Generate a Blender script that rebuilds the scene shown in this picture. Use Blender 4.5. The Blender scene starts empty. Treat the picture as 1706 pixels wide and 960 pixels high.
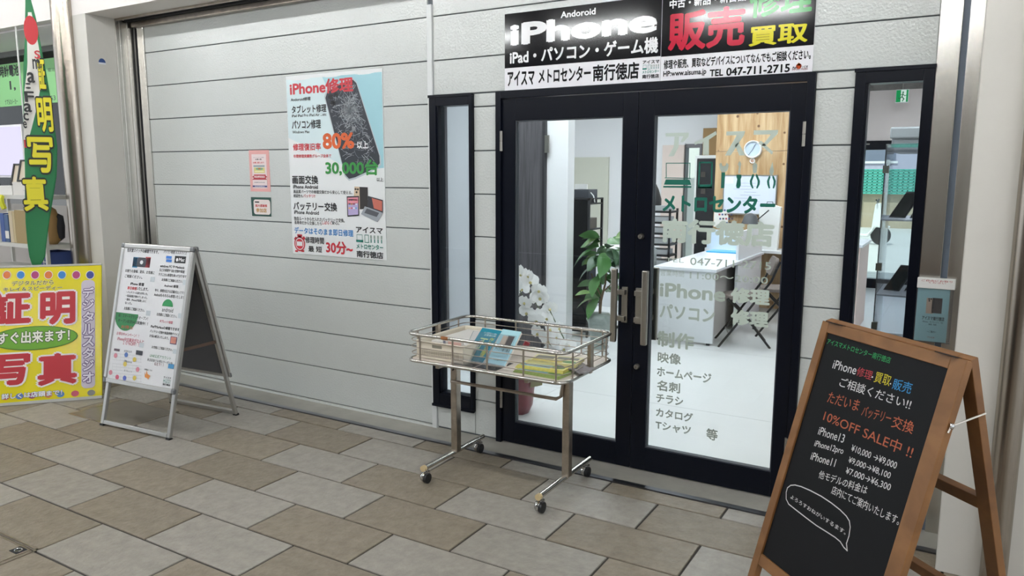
import bpy, bmesh, math, random
from mathutils import Vector, Matrix
random.seed(7)
SC = bpy.context.scene
COL = SC.collection

# ------------------------------------------------------------------ camera
FPX = 1265.33
YAW, PIT, ROLL = -0.535947, -0.1500657, 0.001856
CAM = Vector((0.0, -3.70, 1.582))
fwd = Vector((math.sin(YAW)*math.cos(PIT), math.cos(YAW)*math.cos(PIT), math.sin(PIT)))
_r = Vector((math.cos(YAW), -math.sin(YAW), 0)); _u = _r.cross(fwd)
cr = _r*math.cos(ROLL)+_u*math.sin(ROLL); cu = _u*math.cos(ROLL)-_r*math.sin(ROLL)
cam = bpy.data.cameras.new('camera'); camo = bpy.data.objects.new('camera', cam); COL.objects.link(camo)
cam.sensor_width = 36.0; cam.lens = FPX/1706*36.0; cam.clip_start = .05; cam.clip_end = 300
camo.matrix_world = Matrix(((cr.x, cu.x, -fwd.x, CAM.x), (cr.y, cu.y, -fwd.y, CAM.y), (cr.z, cu.z, -fwd.z, CAM.z), (0, 0, 0, 1)))
SC.camera = camo
# ------------------------------------------------------------------ world, exposure
W = bpy.data.worlds.new('overcast_sky'); SC.world = W; W.use_nodes = True
bg = W.node_tree.nodes['Background']; bg.inputs[0].default_value = (.86, .93, 1.0, 1); bg.inputs[1].default_value = 1.6
sun = bpy.data.lights.new('sun', 'SUN'); sun.energy = 4.5; sun.angle = .009; sun.color = (1, .96, .9)
suno = bpy.data.objects.new('sun', sun); COL.objects.link(suno); suno.rotation_euler = (math.radians(38), 0, math.radians(-8))
SC.cycles.transparent_max_bounces = 32
SC.view_settings.view_transform = 'Standard'; SC.view_settings.look = 'None'
SC.view_settings.exposure = 0.0; SC.view_settings.gamma = 1.0; SC.view_settings.use_curve_mapping = False
TUBE = 118.0       # arcade ceiling tubes
PANEL = 24.       # shop ceiling panels

# ------------------------------------------------------------------ survey helpers (a point of the photograph -> a point on a real surface)
def ray(x, y): return cr*((x-853)/FPX)-cu*((y-480)/FPX)+fwd
def onz(x, y, z=0.): d = ray(x, y); return CAM+d*((z-CAM.z)/d.z)
def ony(x, y, Y=0.): d = ray(x, y); return CAM+d*((Y-CAM.y)/d.y)
def onp(x, y, O, n): d = ray(x, y); return CAM+d*((O-CAM).dot(n)/d.dot(n))
def pix(P): d = P-CAM; return 853+FPX*d.dot(cr)/d.dot(fwd), 480-FPX*d.dot(cu)/d.dot(fwd)

# ------------------------------------------------------------------ materials
def lin(h):
    if isinstance(h, str):
        h = h.lstrip('#'); c = [int(h[i:i+2], 16)/255 for i in (0, 2, 4)]
    else: c = [v/255 for v in h]
    return tuple(((v/12.92) if v <= .04045 else ((v+.055)/1.055)**2.4) for v in c)+(1,)
MATS = {}
def mat(name, col, rough=.5, metal=0., spec=.5, noise=None, bump=None, var=0., trans=0.):
    """noise=(scale, amount[, stretch]) mottles the colour; bump=(scale, strength); var = per-object brightness change"""
    if name in MATS: return MATS[name]
    m = bpy.data.materials.new(name); m.use_nodes = True; nt = m.node_tree; b = nt.nodes['Principled BSDF']
    c = lin(col)
    b.inputs['Base Color'].default_value = c; b.inputs['Roughness'].default_value = rough
    b.inputs['Metallic'].default_value = metal; b.inputs['Specular IOR Level'].default_value = spec
    if trans: b.inputs['Transmission Weight'].default_value = trans
    tc = nt.nodes.new('ShaderNodeNewGeometry')
    if noise or var:
        src = None
        if noise:
            mp = nt.nodes.new('ShaderNodeMapping'); nt.links.new(tc.outputs['Position'], mp.inputs[0])
            if len(noise) > 2: mp.inputs['Scale'].default_value = noise[2]
            n = nt.nodes.new('ShaderNodeTexNoise'); n.inputs['Scale'].default_value = noise[0]; n.inputs['Detail'].default_value = 6
            n.inputs['Roughness'].default_value = .65
            nt.links.new(mp.outputs[0], n.inputs['Vector'])
            mr = nt.nodes.new('ShaderNodeMapRange'); mr.inputs[1].default_value = .25; mr.inputs[2].default_value = .75
            mr.inputs[3].default_value = 1-noise[1]; mr.inputs[4].default_value = 1+noise[1]
            nt.links.new(n.outputs['Fac'], mr.inputs[0]); src = mr.outputs[0]
        if var:
            oi = nt.nodes.new('ShaderNodeObjectInfo'); m2 = nt.nodes.new('ShaderNodeMapRange')
            m2.inputs[3].default_value = 1-var; m2.inputs[4].default_value = 1+var
            nt.links.new(oi.outputs['Random'], m2.inputs[0])
            if src:
                mu = nt.nodes.new('ShaderNodeMath'); mu.operation = 'MULTIPLY'
                nt.links.new(src, mu.inputs[0]); nt.links.new(m2.outputs[0], mu.inputs[1]); src = mu.outputs[0]
            else: src = m2.outputs[0]
        vm = nt.nodes.new('ShaderNodeVectorMath'); vm.operation = 'SCALE'; vm.inputs[0].default_value = c[:3]
        nt.links.new(src, vm.inputs['Scale']); nt.links.new(vm.outputs[0], b.inputs['Base Color'])
    if bump:
        n = nt.nodes.new('ShaderNodeTexNoise'); n.inputs['Scale'].default_value = bump[0]; n.inputs['Detail'].default_value = 3
        nt.links.new(tc.outputs['Position'], n.inputs['Vector'])
        bn = nt.nodes.new('ShaderNodeBump'); bn.inputs['Strength'].default_value = bump[1]; bn.inputs['Distance'].default_value = bump[2] if len(bump) > 2 else .004
        nt.links.new(n.outputs['Fac'], bn.inputs['Height']); nt.links.new(bn.outputs[0], b.inputs['Normal'])
    MATS[name] = m; return m
def emit(name, col, s):
    m = bpy.data.materials.new(name); m.use_nodes = True; nt = m.node_tree; nt.nodes.clear()
    e = nt.nodes.new('ShaderNodeEmission'); e.inputs[0].default_value = lin(col); e.inputs[1].default_value = s
    o = nt.nodes.new('ShaderNodeOutputMaterial'); nt.links.new(e.outputs[0], o.inputs[0]); return m
def glassmat(name, tint, ior=1.45, haze=0., hazecol='#ffffff'):
    m = bpy.data.materials.new(name); m.use_nodes = True; nt = m.node_tree; nt.nodes.clear()
    t = nt.nodes.new('ShaderNodeBsdfTransparent'); t.inputs[0].default_value = lin(tint)
    g = nt.nodes.new('ShaderNodeBsdfGlossy'); g.inputs['Roughness'].default_value = .0
    f = nt.nodes.new('ShaderNodeFresnel'); f.inputs[0].default_value = ior
    mx = nt.nodes.new('ShaderNodeMixShader'); nt.links.new(f.outputs[0], mx.inputs[0]); nt.links.new(t.outputs[0], mx.inputs[1]); nt.links.new(g.outputs[0], mx.inputs[2])
    out = mx.outputs[0]
    if haze:
        d = nt.nodes.new('ShaderNodeBsdfDiffuse'); d.inputs[0].default_value = lin(hazecol)
        m2 = nt.nodes.new('ShaderNodeMixShader'); m2.inputs[0].default_value = haze
        nt.links.new(out, m2.inputs[1]); nt.links.new(d.outputs[0], m2.inputs[2]); out = m2.outputs[0]
    o = nt.nodes.new('ShaderNodeOutputMaterial'); nt.links.new(out, o.inputs[0]); return m
def woodmat(name, c1, c2, scale, stretch, rough=.5, knots=None):
    m = bpy.data.materials.new(name); m.use_nodes = True; nt = m.node_tree; b = nt.nodes['Principled BSDF']; b.inputs['Roughness'].default_value = rough
    tc = nt.nodes.new('ShaderNodeTexCoord'); mp = nt.nodes.new('ShaderNodeMapping'); mp.inputs['Scale'].default_value = stretch
    nt.links.new(tc.outputs['Object'], mp.inputs[0])
    n = nt.nodes.new('ShaderNodeTexNoise'); n.inputs['Scale'].default_value = scale; n.inputs['Detail'].default_value = 7; n.inputs['Distortion'].default_value = .6
    nt.links.new(mp.outputs[0], n.inputs['Vector'])
    r = nt.nodes.new('ShaderNodeValToRGB'); r.color_ramp.elements[0].position = .36; r.color_ramp.elements[1].position = .64
    r.color_ramp.elements[0].color = lin(c2); r.color_ramp.elements[1].color = lin(c1)
    nt.links.new(n.outputs['Fac'], r.inputs[0]); out = r.outputs[0]
    if knots:
        v = nt.nodes.new('ShaderNodeTexVoronoi'); v.inputs['Scale'].default_value = knots[0]; nt.links.new(tc.outputs['Object'], v.inputs['Vector'])
        r2 = nt.nodes.new('ShaderNodeValToRGB'); r2.color_ramp.elements[0].position = knots[1]*.6; r2.color_ramp.elements[1].position = knots[1]
        nt.links.new(v.outputs['Distance'], r2.inputs[0])
        mx = nt.nodes.new('ShaderNodeMix'); mx.data_type = 'RGBA'; mx.inputs[6].default_value = lin('#6b4a2c')
        nt.links.new(r2.outputs[0], mx.inputs[0]); nt.links.new(out, mx.inputs[7]); out = mx.outputs[2]
    nt.links.new(out, b.inputs['Base Color']); MATS[name] = m; return m
def flat(h, rough=.5):
    return mat('print_'+h.lstrip('#'), h, rough)

# ------------------------------------------------------------------ objects
MW = {}
def thing(name, label, cat=None, loc=(0, 0, 0), rz=0., group=None, kind=None):
    o = bpy.data.objects.new(name, None); COL.objects.link(o); o.empty_display_size = .1
    o.location = loc; o.rotation_euler = (0, 0, rz)
    MW[o.name] = Matrix.Translation(loc) @ Matrix.Rotation(rz, 4, 'Z')
    return tag(o, label, cat, group, kind)
def tag(o, label=None, cat=None, group=None, kind=None):
    if label: o['label'] = label
    if cat: o['category'] = cat
    if group: o['group'] = group
    if kind: o['kind'] = kind
    return o
class MB:
    def __init__(s): s.v = []; s.f = []; s.mi = []; s.cur = 0
    def _add(s, vs, fs):
        b = len(s.v); s.v += [Vector(p) for p in vs]; s.f += [[b+i for i in f] for f in fs]; s.mi += [s.cur]*len(fs); return s
    def box(s, x0, x1, y0, y1, z0, z1):
        vs = [(x, y, z) for z in (z0, z1) for y in (y0, y1) for x in (x0, x1)]
        return s._add(vs, [(0, 2, 3, 1), (4, 5, 7, 6), (0, 1, 5, 4), (2, 6, 7, 3), (0, 4, 6, 2), (1, 3, 7, 5)])
    def obox(s, O, ax, ay, az):
        """box at corner O spanned by three vectors"""
        O, ax, ay, az = map(Vector, (O, ax, ay, az))
        if ax.cross(ay).dot(az) < 0: ax, ay = ay, ax
        vs = [O+ax*i+ay*j+az*k for k in (0, 1) for j in (0, 1) for i in (0, 1)]
        return s._add(vs, [(0, 2, 3, 1), (4, 5, 7, 6), (0, 1, 5, 4), (2, 6, 7, 3), (0, 4, 6, 2), (1, 3, 7, 5)])
    def bar(s, p, q, w, h, up=(0, 0, 1)):
        p, q = Vector(p), Vector(q); d = (q-p); dn = d.normalized(); up = Vector(up)
        a = dn.cross(up)
        if a.length < 1e-4: a = dn.cross(Vector((1, 0, 0)))
        a.normalize(); c = a.cross(dn)
        return s.obox(p-a*w/2-c*h/2, a*w, c*h, d)
    def tube(s, pts, r, n=8, closed=False, caps=True):
        pts = [Vector(p) for p in pts]; N = len(pts); rings = []
        rr = r if isinstance(r, (list, tuple)) else [r]*N
        ref = None
        for i in range(N):
            a = pts[(i-1) % N] if (closed or i > 0) else pts[i]; c = pts[(i+1) % N] if (closed or i < N-1) else pts[i]
            t = (c-a).normalized()
            if ref is None:
                ref = t.cross(Vector((0, 0, 1)))
                if ref.length < .1: ref = t.cross(Vector((1, 0, 0)))
            ref = (ref-t*ref.dot(t)).normalized(); b = t.cross(ref)
            rings.append([pts[i]+(ref*math.cos(2*math.pi*k/n)+b*math.sin(2*math.pi*k/n))*rr[i] for k in range(n)])
        vs = [p for R in rings for p in R]; fs = []
        for i in range(N if closed else N-1):
            j = (i+1) % N
            for k in range(n): fs.append((i*n+k, i*n+(k+1) % n, j*n+(k+1) % n, j*n+k))
        if caps and not closed: fs.append(tuple(range(n))[::-1]); fs.append(tuple((N-1)*n+k for k in range(n)))
        return s._add(vs, fs)
    def lathe(s, prof, c=(0, 0, 0), n=20, axis='z', sx=1., sy=1.):
        c = Vector(c); vs = []; fs = []; m = len(prof)
        for k in range(n):
            a = 2*math.pi*k/n
            for r, z in prof:
                p = Vector((r*math.cos(a)*sx, r*math.sin(a)*sy, z))
                if axis == 'y': p = Vector((p.x, -p.z, p.y))
                if axis == 'x': p = Vector((p.z, p.x, p.y))
                vs.append(c+p)
        for k in range(n):
            k2 = (k+1) % n
            for i in range(m-1): fs.append((k*m+i, k2*m+i, k2*m+i+1, k*m+i+1))
        if prof[0][0] > 1e-5 and abs(prof[0][1]-prof[1][1]) > 1e-6: fs.append(tuple(k*m for k in range(n))[::-1])
        if prof[-1][0] > 1e-5 and abs(prof[-1][1]-prof[-2][1]) > 1e-6: fs.append(tuple(k*m+m-1 for k in range(n)))
        return s._add(vs, fs)
    def prism(s, pts, O, ux, uy, un, t):
        """polygon pts (u,v) in plane (O,ux,uy), extruded by t along un"""
        O, ux, uy, un = map(Vector, (O, ux, uy, un)); n = len(pts)
        vs = [O+ux*a+uy*b for a, b in pts]+[O+ux*a+uy*b+un*t for a, b in pts]
        fs = [tuple(range(n))[::-1], tuple(range(n, 2*n))]+[(i, (i+1) % n, n+(i+1) % n, n+i) for i in range(n)]
        return s._add(vs, fs)
    def build(s, name, m=None, parent=None, world=False, smooth=False, bevel=0., label=None):
        me = bpy.data.meshes.new(name)
        vs = s.v
        if world and parent is not None:
            inv = MW[parent.name].inverted(); vs = [inv @ v for v in vs]
        me.from_pydata([tuple(v) for v in vs], [], s.f)
        ms = m if isinstance(m, (list, tuple)) else [m]
        for x in ms: me.materials.append(x)
        if len(ms) > 1: me.polygons.foreach_set('material_index', s.mi)
        bm = bmesh.new(); bm.from_mesh(me); bmesh.ops.remove_doubles(bm, verts=bm.verts, dist=1e-6) if smooth else None
        bmesh.ops.recalc_face_normals(bm, faces=bm.faces); bm.to_mesh(me); bm.free()
        if smooth:
            me.polygons.foreach_set('use_smooth', [True]*len(me.polygons))
            me.set_sharp_from_angle(angle=math.radians(62))
        o = bpy.data.objects.new(name, me); COL.objects.link(o)
        if parent is not None: o.parent = parent; MW[o.name] = MW[parent.name].copy()
        else: MW[o.name] = Matrix.Identity(4)
        if bevel:
            bv = o.modifiers.new('edge', 'BEVEL'); bv.width = bevel; bv.segments = 2; bv.limit_method = 'ANGLE'
        if label: o['label'] = label
        return o
def box(name, m, parent, *b, bevel=0., world=False, label=None): return MB().box(*b).build(name, m, parent, world=world, bevel=bevel, label=label)
def struct(o, label): return tag(o, label, kind='structure')
def copy_tree(o, parent=None):
    c = o.copy(); COL.objects.link(c); c.parent = parent
    if parent is None: MW[c.name] = MW[o.name].copy()
    for ch in list(o.children): copy_tree(ch, c)
    return c
def place(o, loc, rz=0.): o.location = loc; o.rotation_euler = (0, 0, rz); MW[o.name] = Matrix.Translation(loc) @ Matrix.Rotation(rz, 4, 'Z'); return o
def rrect(x0, x1, y0, y1, r, n=5):
    out = []
    for cx, cy, a0 in ((x1-r, y1-r, 0), (x0+r, y1-r, 90), (x0+r, y0+r, 180), (x1-r, y0+r, 270)):
        for k in range(n+1):
            a = math.radians(a0+90*k/n); out.append((cx+r*math.cos(a), cy+r*math.sin(a)))
    return out

# ------------------------------------------------------------------ printing and lettering
_tc = bpy.data.curves.new('lettering_source', 'FONT'); _to = bpy.data.objects.new('lettering_source', _tc); COL.objects.link(_to)
_tc.resolution_u = 3
_cache = {}
def glyphs(body, bold):
    k = (body, bold)
    if k not in _cache:
        _tc.body = body; _tc.offset = bold
        dg = bpy.context.evaluated_depsgraph_get(); me = bpy.data.meshes.new_from_object(_to.evaluated_get(dg))
        vs = [(v.co.x, v.co.y) for v in me.vertices]; fs = [tuple(p.vertices) for p in me.polygons]; bpy.data.meshes.remove(me)
        if not vs: vs = [(0, 0)]
        x0 = min(v[0] for v in vs); x1 = max(v[0] for v in vs); y0 = min(v[1] for v in vs); y1 = max(v[1] for v in vs)
        w = max(x1-x0, 1e-6); h = max(y1-y0, 1e-6)
        _cache[k] = ([((a-x0)/w, (b-y0)/h) for a, b in vs], fs, w, h)
    return _cache[k]
class Frame:
    def __init__(s, O, ux, uy):
        s.O, s.ux, s.uy = Vector(O), Vector(ux).normalized(), Vector(uy).normalized(); s.un = s.ux.cross(s.uy)
    def loc(s, x, y): p = onp(x, y, s.O, s.un)-s.O; return p.dot(s.ux), p.dot(s.uy)
    def pt(s, u, v, d=0.): return s.O+s.ux*u+s.uy*v+s.un*d
class Print:
    """flat print on one face: lettering and artwork, each one mesh with a slot per ink"""
    def __init__(s, fr, par, crop=(0, 0, 1.), base=.0008, step=.00025, warp=None):
        s.fr, s.par, s.crop, s.d, s.step, s.warp = fr, par, crop, base, step, warp
        s.L = MB(); s.A = MB(); s.mats = []
    def px(s, x, y): return s.crop[0]+x/s.crop[2], s.crop[1]+y/s.crop[2]
    def uv(s, x, y): return s.fr.loc(*s.px(x, y))
    def slot(s, h):
        if h not in s.mats: s.mats.append(h)
        return s.mats.index(h)
    def lift(s): s.d += s.step
    def _put(s, mb, pts, fs, h, d=None):
        mb.cur = s.slot(h); d = s.d if d is None else d
        mb._add([s.warp(a, b, d) if s.warp else s.fr.pt(a, b, d) for a, b in pts], fs)
    def tl(s, body, u0, u1, v0, v1, h, bold=0., ol=None, slope=0.):
        g, fs, w, hh = glyphs(body, 0.)
        bold = max(0., bold); bw = bold*(u1-u0)/(w+2*bold); bh = bold*(v1-v0)/(hh+2*bold)
        U0, U1, V0, V1 = u0+bw, u1-bw, v0+bh, v1-bh
        def stamp(r, n, ink):
            eu, ev = r*(U1-U0)/w, r*(V1-V0)/hh; offs = [(0, 0)]
            if r > 0: offs += [(eu*math.cos(2*math.pi*(k+.5)/n), ev*math.sin(2*math.pi*(k+.5)/n)) for k in range(n)]
            for i, (ou, ov) in enumerate(offs):
                s._put(s.L, [(U0+(U1-U0)*a+ou, V0+(V1-V0)*b+ov+slope*a) for a, b in g], fs, ink, s.d+i*.000012)
        if ol: stamp(bold+ol[1], 10, ol[0]); s.lift()
        stamp(bold, 4 if bold < .02 else 6, h)
        if ol: s.lift()
    def t(s, body, x0, x1, yt, yb, h, bold=0., ol=None, yr=None):
        """box by the photograph: left end x0 (top yt, bottom yb), right end x1; yr = bottom at the right end of a sloping line"""
        u0, v0 = s.uv(x0, yb); _, v1 = s.uv(x0, yt)
        if yr is not None:
            u1, vr = s.uv(x1, yr); s.tl(body, u0, u1, v0, v1, h, bold, ol, slope=vr-v0); return
        X1, Y1 = s.px(x1, yb)
        for _ in range(4):
            u1 = s.fr.loc(X1, Y1)[0]; Y1 = pix(s.fr.pt(u1, v0))[1]
        s.tl(body, u0, u1, v0, v1, h, bold, ol)
    def poly(s, pts, h, local=False):
        P = pts if local else [s.uv(*p) for p in pts]
        s._put(s.A, P, [tuple(range(len(P)))], h)
    def rect(s, u0, u1, v0, v1, h): s.poly([(u0, v0), (u1, v0), (u1, v1), (u0, v1)], h, True)
    def rct(s, x0, y0, x1, y1, h):
        a = s.uv(x0, y0); b = s.uv(x1, y1); s.rect(a[0], b[0], b[1], a[1], h)
    def ell(s, cx, cy, rx, ry, h, n=28, local=False):
        if not local:
            u, v = s.uv(cx, cy); rx = abs(s.uv(cx+rx, cy)[0]-u); ry = abs(s.uv(cx, cy+ry)[1]-v)
        else: u, v = cx, cy
        s.poly([(u+rx*math.cos(2*math.pi*k/n), v+ry*math.sin(2*math.pi*k/n)) for k in range(n)], h, True)
    def line(s, pts, w, h, local=False, closed=False):
        P = [Vector((*p, 0)) for p in (pts if local else [s.uv(*p) for p in pts])]
        if closed: P.append(P[0])
        for a, b in zip(P[:-1], P[1:]):
            t = (b-a)
            if t.length < 1e-6: continue
            t.normalize(); n = Vector((-t.y, t.x, 0))*w/2; e = t*w*.4
            s._put(s.A, [tuple((a-n-e)[:2]), tuple((b-n+e)[:2]), tuple((b+n+e)[:2]), tuple((a+n-e)[:2])], [(0, 1, 2, 3)], h)
    def done(s, mk=flat):
        ms = [mk(h) if isinstance(h, str) else h for h in s.mats]
        for mb, nm in ((s.A, 'printed_artwork'), (s.L, 'lettering')):
            if mb.v:
                me_ms = ms if len(ms) > 1 else ms[0]
                me = bpy.data.meshes.new(nm); inv = MW[s.par.name].inverted()
                me.from_pydata([tuple(inv @ v) for v in mb.v], [], mb.f)
                for x in ms: me.materials.append(x)
                me.polygons.foreach_set('material_index', mb.mi)
                o = bpy.data.objects.new(nm, me); COL.objects.link(o); o.parent = s.par; MW[o.name] = MW[s.par.name].copy()
XW, ZW = Vector((1, 0, 0)), Vector((0, 0, 1))
def wallframe(y): return Frame((0, y, 0), XW, ZW)
# ================================================================== materials in use
M_steel = mat('brushed_stainless', '#cfccc6', .26, 1., noise=(6, .10, (1, 1, .15)), bump=None)
M_steel_worn = mat('worn_stainless', '#b2a89c', .32, 1., noise=(14, .25))
M_chrome = mat('bright_chrome', '#c8c8c8', .14, 1.)
M_plank = mat('embossed_siding', '#c6cac8', .13, spec=.55, noise=(3, .02), bump=(85, .9, .003))
M_joint = mat('siding_joint', '#5d6468', .7)
M_whitewall = mat('white_painted_wall', '#cbc8c1', .55, noise=(4, .03), bump=(60, .12))
M_lintel = mat('white_lintel_panel', '#e4dfdb', .5, noise=(2, .02))
M_black = mat('black_aluminium', '#070b16', .3, spec=.2)
M_blackgap = mat('dark_slot', '#121418', .7)
M_pole = mat('polished_column_cladding', '#a59c91', .27, 1., noise=(5, .12, (1, 1, .2)))
M_grout = mat('floor_grout', '#3b3733', .85, noise=(30, .1))
M_tile_b = mat('brown_stone_tile', '#877d6e', .45, noise=(17, .26), bump=(38, .75, .006), var=.07)
M_tile_g = mat('grey_stone_tile', '#9a958c', .42, noise=(17, .20), bump=(38, .6, .006), var=.06)
M_conc = mat('concrete_sill', '#a09e96', .55, noise=(6, .14))
M_shopfloor = mat('pale_vinyl_floor', '#cfd0d0', .32, noise=(2.5, .03))
M_shopwall = mat('white_shop_wall', '#e2e2e4', .6)
M_shopceil = mat('white_shop_ceiling', '#e6e4e4', .7)
M_glass = glassmat('door_glass', '#f4f8f6')
M_glassw = glassmat('window_glass', '#eef4f4')
M_acryl = glassmat('clear_acrylic', '#fafbfd', 1.3, .03)
M_hinge = mat('satin_nickel', '#a9a59d', .35, 1.)
M_white = mat('white_plastic', '#e8e8e6', .4)
M_dark = mat('black_plastic', '#18191c', .45)

# ================================================================== arcade floor
floor = struct(MB().box(-12, 6, -9.5, .3, -.12, -.006).build('floor', M_grout), 'grey and brown stone tiled arcade floor in front of the shop')
def tile_mesh(w, d):
    mb = MB(); mb.box(-w/2, w/2, -d/2, d/2, -.012, 0.)
    me = bpy.data.meshes.new('tile'); me.from_pydata([tuple(v) for v in mb.v], [], mb.f)
    bm = bmesh.new(); bm.from_mesh(me); bmesh.ops.recalc_face_normals(bm, faces=bm.faces)
    bmesh.ops.bevel(bm, geom=[e for e in bm.edges if all(v.co.z > -.001 for v in e.verts)], offset=.0022, segments=1, affect='EDGES')
    bm.to_mesh(me); bm.free(); return me
TM = {}
def tile(x0, x1, y0, y1, brown, w=None):
    k = (round(x1-x0, 3), round(y1-y0, 3), brown)
    if k not in TM:
        TM[k] = tile_mesh(x1-x0-.0105, y1-y0-.0105); TM[k].materials.append(M_tile_b if brown else M_tile_g)
    o = bpy.data.objects.new('tile', TM[k]); COL.objects.link(o); o.parent = floor
    o.location = ((x0+x1)/2, (y0+y1)/2, random.uniform(-.0006, .0004)); return o
HATCH = (-5.0, -4.41, -1.03, -.63)
rows = []
y1 = -.213
for k in range(9):
    y0 = -.345-.3*k; rows.append((y0, y1, k)); y1 = y0
rest = MB()
for (y0, y1, k) in rows:
    # rows alternate by half a tile; brown and grey alternate along each row
    base = -1.166 if k % 2 == 1 else -.866
    for j in range(-4, 14):
        x0 = base-.6*j; x1 = x0+.6
        brown = (j % 2 == 0) if k % 2 == 1 else (j % 2 == 1)
        if x1 < -6.7 or x0 > .9:
            continue
        tile(x0, x1, y0, y1, brown)
fm = MB()
for k in range(9, 22):
    y1 = -.345-.3*(k-1); y0 = y1-.3; base = -1.166 if k % 2 == 1 else -.866
    for j in range(-6, 16):
        x0 = base-.6*j; fm.cur = 0 if ((j % 2 == 0) == (k % 2 == 1)) else 1
        fm.box(x0+.003, x0+.597, y0+.003, y1-.003, -.01, 0)
for (y0, y1, k) in rows:
    base = -1.166 if k % 2 == 1 else -.866
    for j in range(-8, 20):
        x0 = base-.6*j
        if x0+.6 < -6.7 or x0 > .9:
            fm.cur = 0 if ((j % 2 == 0) == (k % 2 == 1)) else 1
            fm.box(x0+.003, x0+.597, y0+.003, y1-.003, -.01, 0)
o = fm.build('distant_tile', [M_tile_b, M_tile_g], floor); o['kind'] = 'stuff'
# sill of smoothed concrete with a flat steel strip, between the columns
sill = struct(MB().box(-5.56, .01, -.176, .06, -.02, .003).build('trim_1', M_conc), 'concrete door sill along the foot of the shop front')
struct(MB().box(-5.56, .01, -.213, -.1765, -.02, .004).build('trim_2', mat('sill_steel', '#8d9096', .3, 1., noise=(3, .2))), 'flat steel strip between concrete sill and floor tiles')
# inspection hatch under the metal sign
ht = thing('floor_hatch', 'square tiled floor hatch with thin steel rim beneath the metal A-board', 'hatch', ((HATCH[0]+HATCH[1])/2, (HATCH[2]+HATCH[3])/2, 0))
w, d = (HATCH[1]-HATCH[0])/2, (HATCH[3]-HATCH[2])/2
mb = MB()
for a in ((-w, w, -d, -d+.012), (-w, w, d-.012, d), (-w, -w+.012, -d, d), (w-.012, w, -d, d)): mb.box(*a, 0, .0022)
mb.build('rim', M_steel_worn, ht)
box('lid', mat('hatch_lid', '#787268', .3, noise=(12, .12)), ht, -w+.012, w-.012, -d+.012, d-.012, 0, .0014)
h2 = thing('floor_hatch', 'brown tile floor hatch with double steel rim and corner lifting eye', 'hatch', (-3.56, -2.20, 0))
mb = MB()
for a in ((-.30, .30, .045, .052), (-.30, .30, .062, .072), (.262, .270, -.3, .052), (.282, .298, -.3, .072)): mb.box(*a, 0, .0022)
mb.build('rim', M_steel_worn, h2)
mb = MB().box(.20, .262, .0, .045, 0, .0016); mb.build('lifting_plate', M_blackgap, h2)
mb = MB().tube([(.232+.016*math.cos(a), .022+.013*math.sin(a), .003) for a in [2*math.pi*k/12 for k in range(12)]], .003, 6, closed=True); mb.build('lifting_eye', M_chrome, h2, smooth=True)

# ================================================================== shop front wall
WT = 2.72
bk = MB()
bk.box(-5.44, -2.755, .012, .05, 0, WT); bk.box(-2.755, -.15, .012, .05, 2.03, WT)
bk.box(-2.755, -2.454, .012, .05, 0, .155); bk.box(-2.454, -2.298, .012, .05, 0, 2.03); bk.box(-.617, -.454, .012, .05, 0, 2.03)
bk.box(-.454, -.15, .012, .05, 0, .155); bk.box(-.15, .01, .012, .05, 0, WT)
bk.box(-5.56, -5.44, .012, .05, 0, WT)
wf = struct(bk.build('wall_front', M_joint), 'pale grey wall of wide horizontal embossed siding around the shop entrance')
G = .003
def plank(x0, x1, z0, z1): box('plank', M_plank, wf, x0, x1, 0., .03, z0+G, z1-G, bevel=.0025)
zs = [WT+.1]+[2.477-.2464*k for k in range(10)]+[.02]
for a, b in zip(zs[1:], zs[:-1]): plank(-5.43, -2.774, a, b)
zs = [WT+.1, 2.477, 2.229, 2.032]
for a, b in zip(zs[1:], zs[:-1]): plank(-2.734, -.152, a, b)
zr = [2.030]+[1.955-.2464*k for k in range(8)]+[.012]
for a, b in zip(zr[1:], zr[:-1]):
    plank(-2.452, -2.299, a, b); plank(-.616, -.456, a, b)
plank(-2.734, -2.456, .012, .152); plank(-.452, -.152, .012, .152)
struct(MB().box(-2.772, -2.736, -.012, .02, 0, 2.545).build('trim_3', mat('white_joint_cover', '#d3d6d6', .4), bevel=.003), 'slim white cover strip between the two siding walls')
struct(MB().box(-5.43, -2.774, -.008, .02, .0, .016).build('trim_4', mat('base_flashing', '#d0d2d0', .4)), 'thin white flashing along the foot of the left siding wall')
# left and right columns, lintel, poles
col = MB().box(-5.925, -5.56, -.37, .5, 0, 2.72)
struct(col.build('wall_left', M_whitewall, bevel=.004), 'white painted column left of the shop front')
colr = MB().box(.008, 1.6, -.37, .5, 0, 2.72)
struct(colr.build('wall_right', M_whitewall, bevel=.004), 'white painted column at the right end of the shop front')
struct(MB().box(-12, 5, -.37, .055, 2.715, 3.4).build('trim_5', M_lintel), 'white lintel panel running above the shop fronts')
pl = MB(); prof = [(.105*math.cos(a), -.08*abs(math.sin(a))) for a in [math.pi*k/20 for k in range(21)]]
pl.prism([(-5.825+x, -.371+y) for x, y in prof], (0, 0, 0), XW, (0, 1, 0), ZW, 3.35)
struct(pl.build('trim_6', M_pole, smooth=True), 'half-round polished steel cladding on the left column')
struct(MB().lathe([(.046, 0), (.046, 3.35)], (.203, -.39, 0), 24).build('trim_7', M_pole, smooth=True), 'round polished steel pole on the right column')
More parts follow.
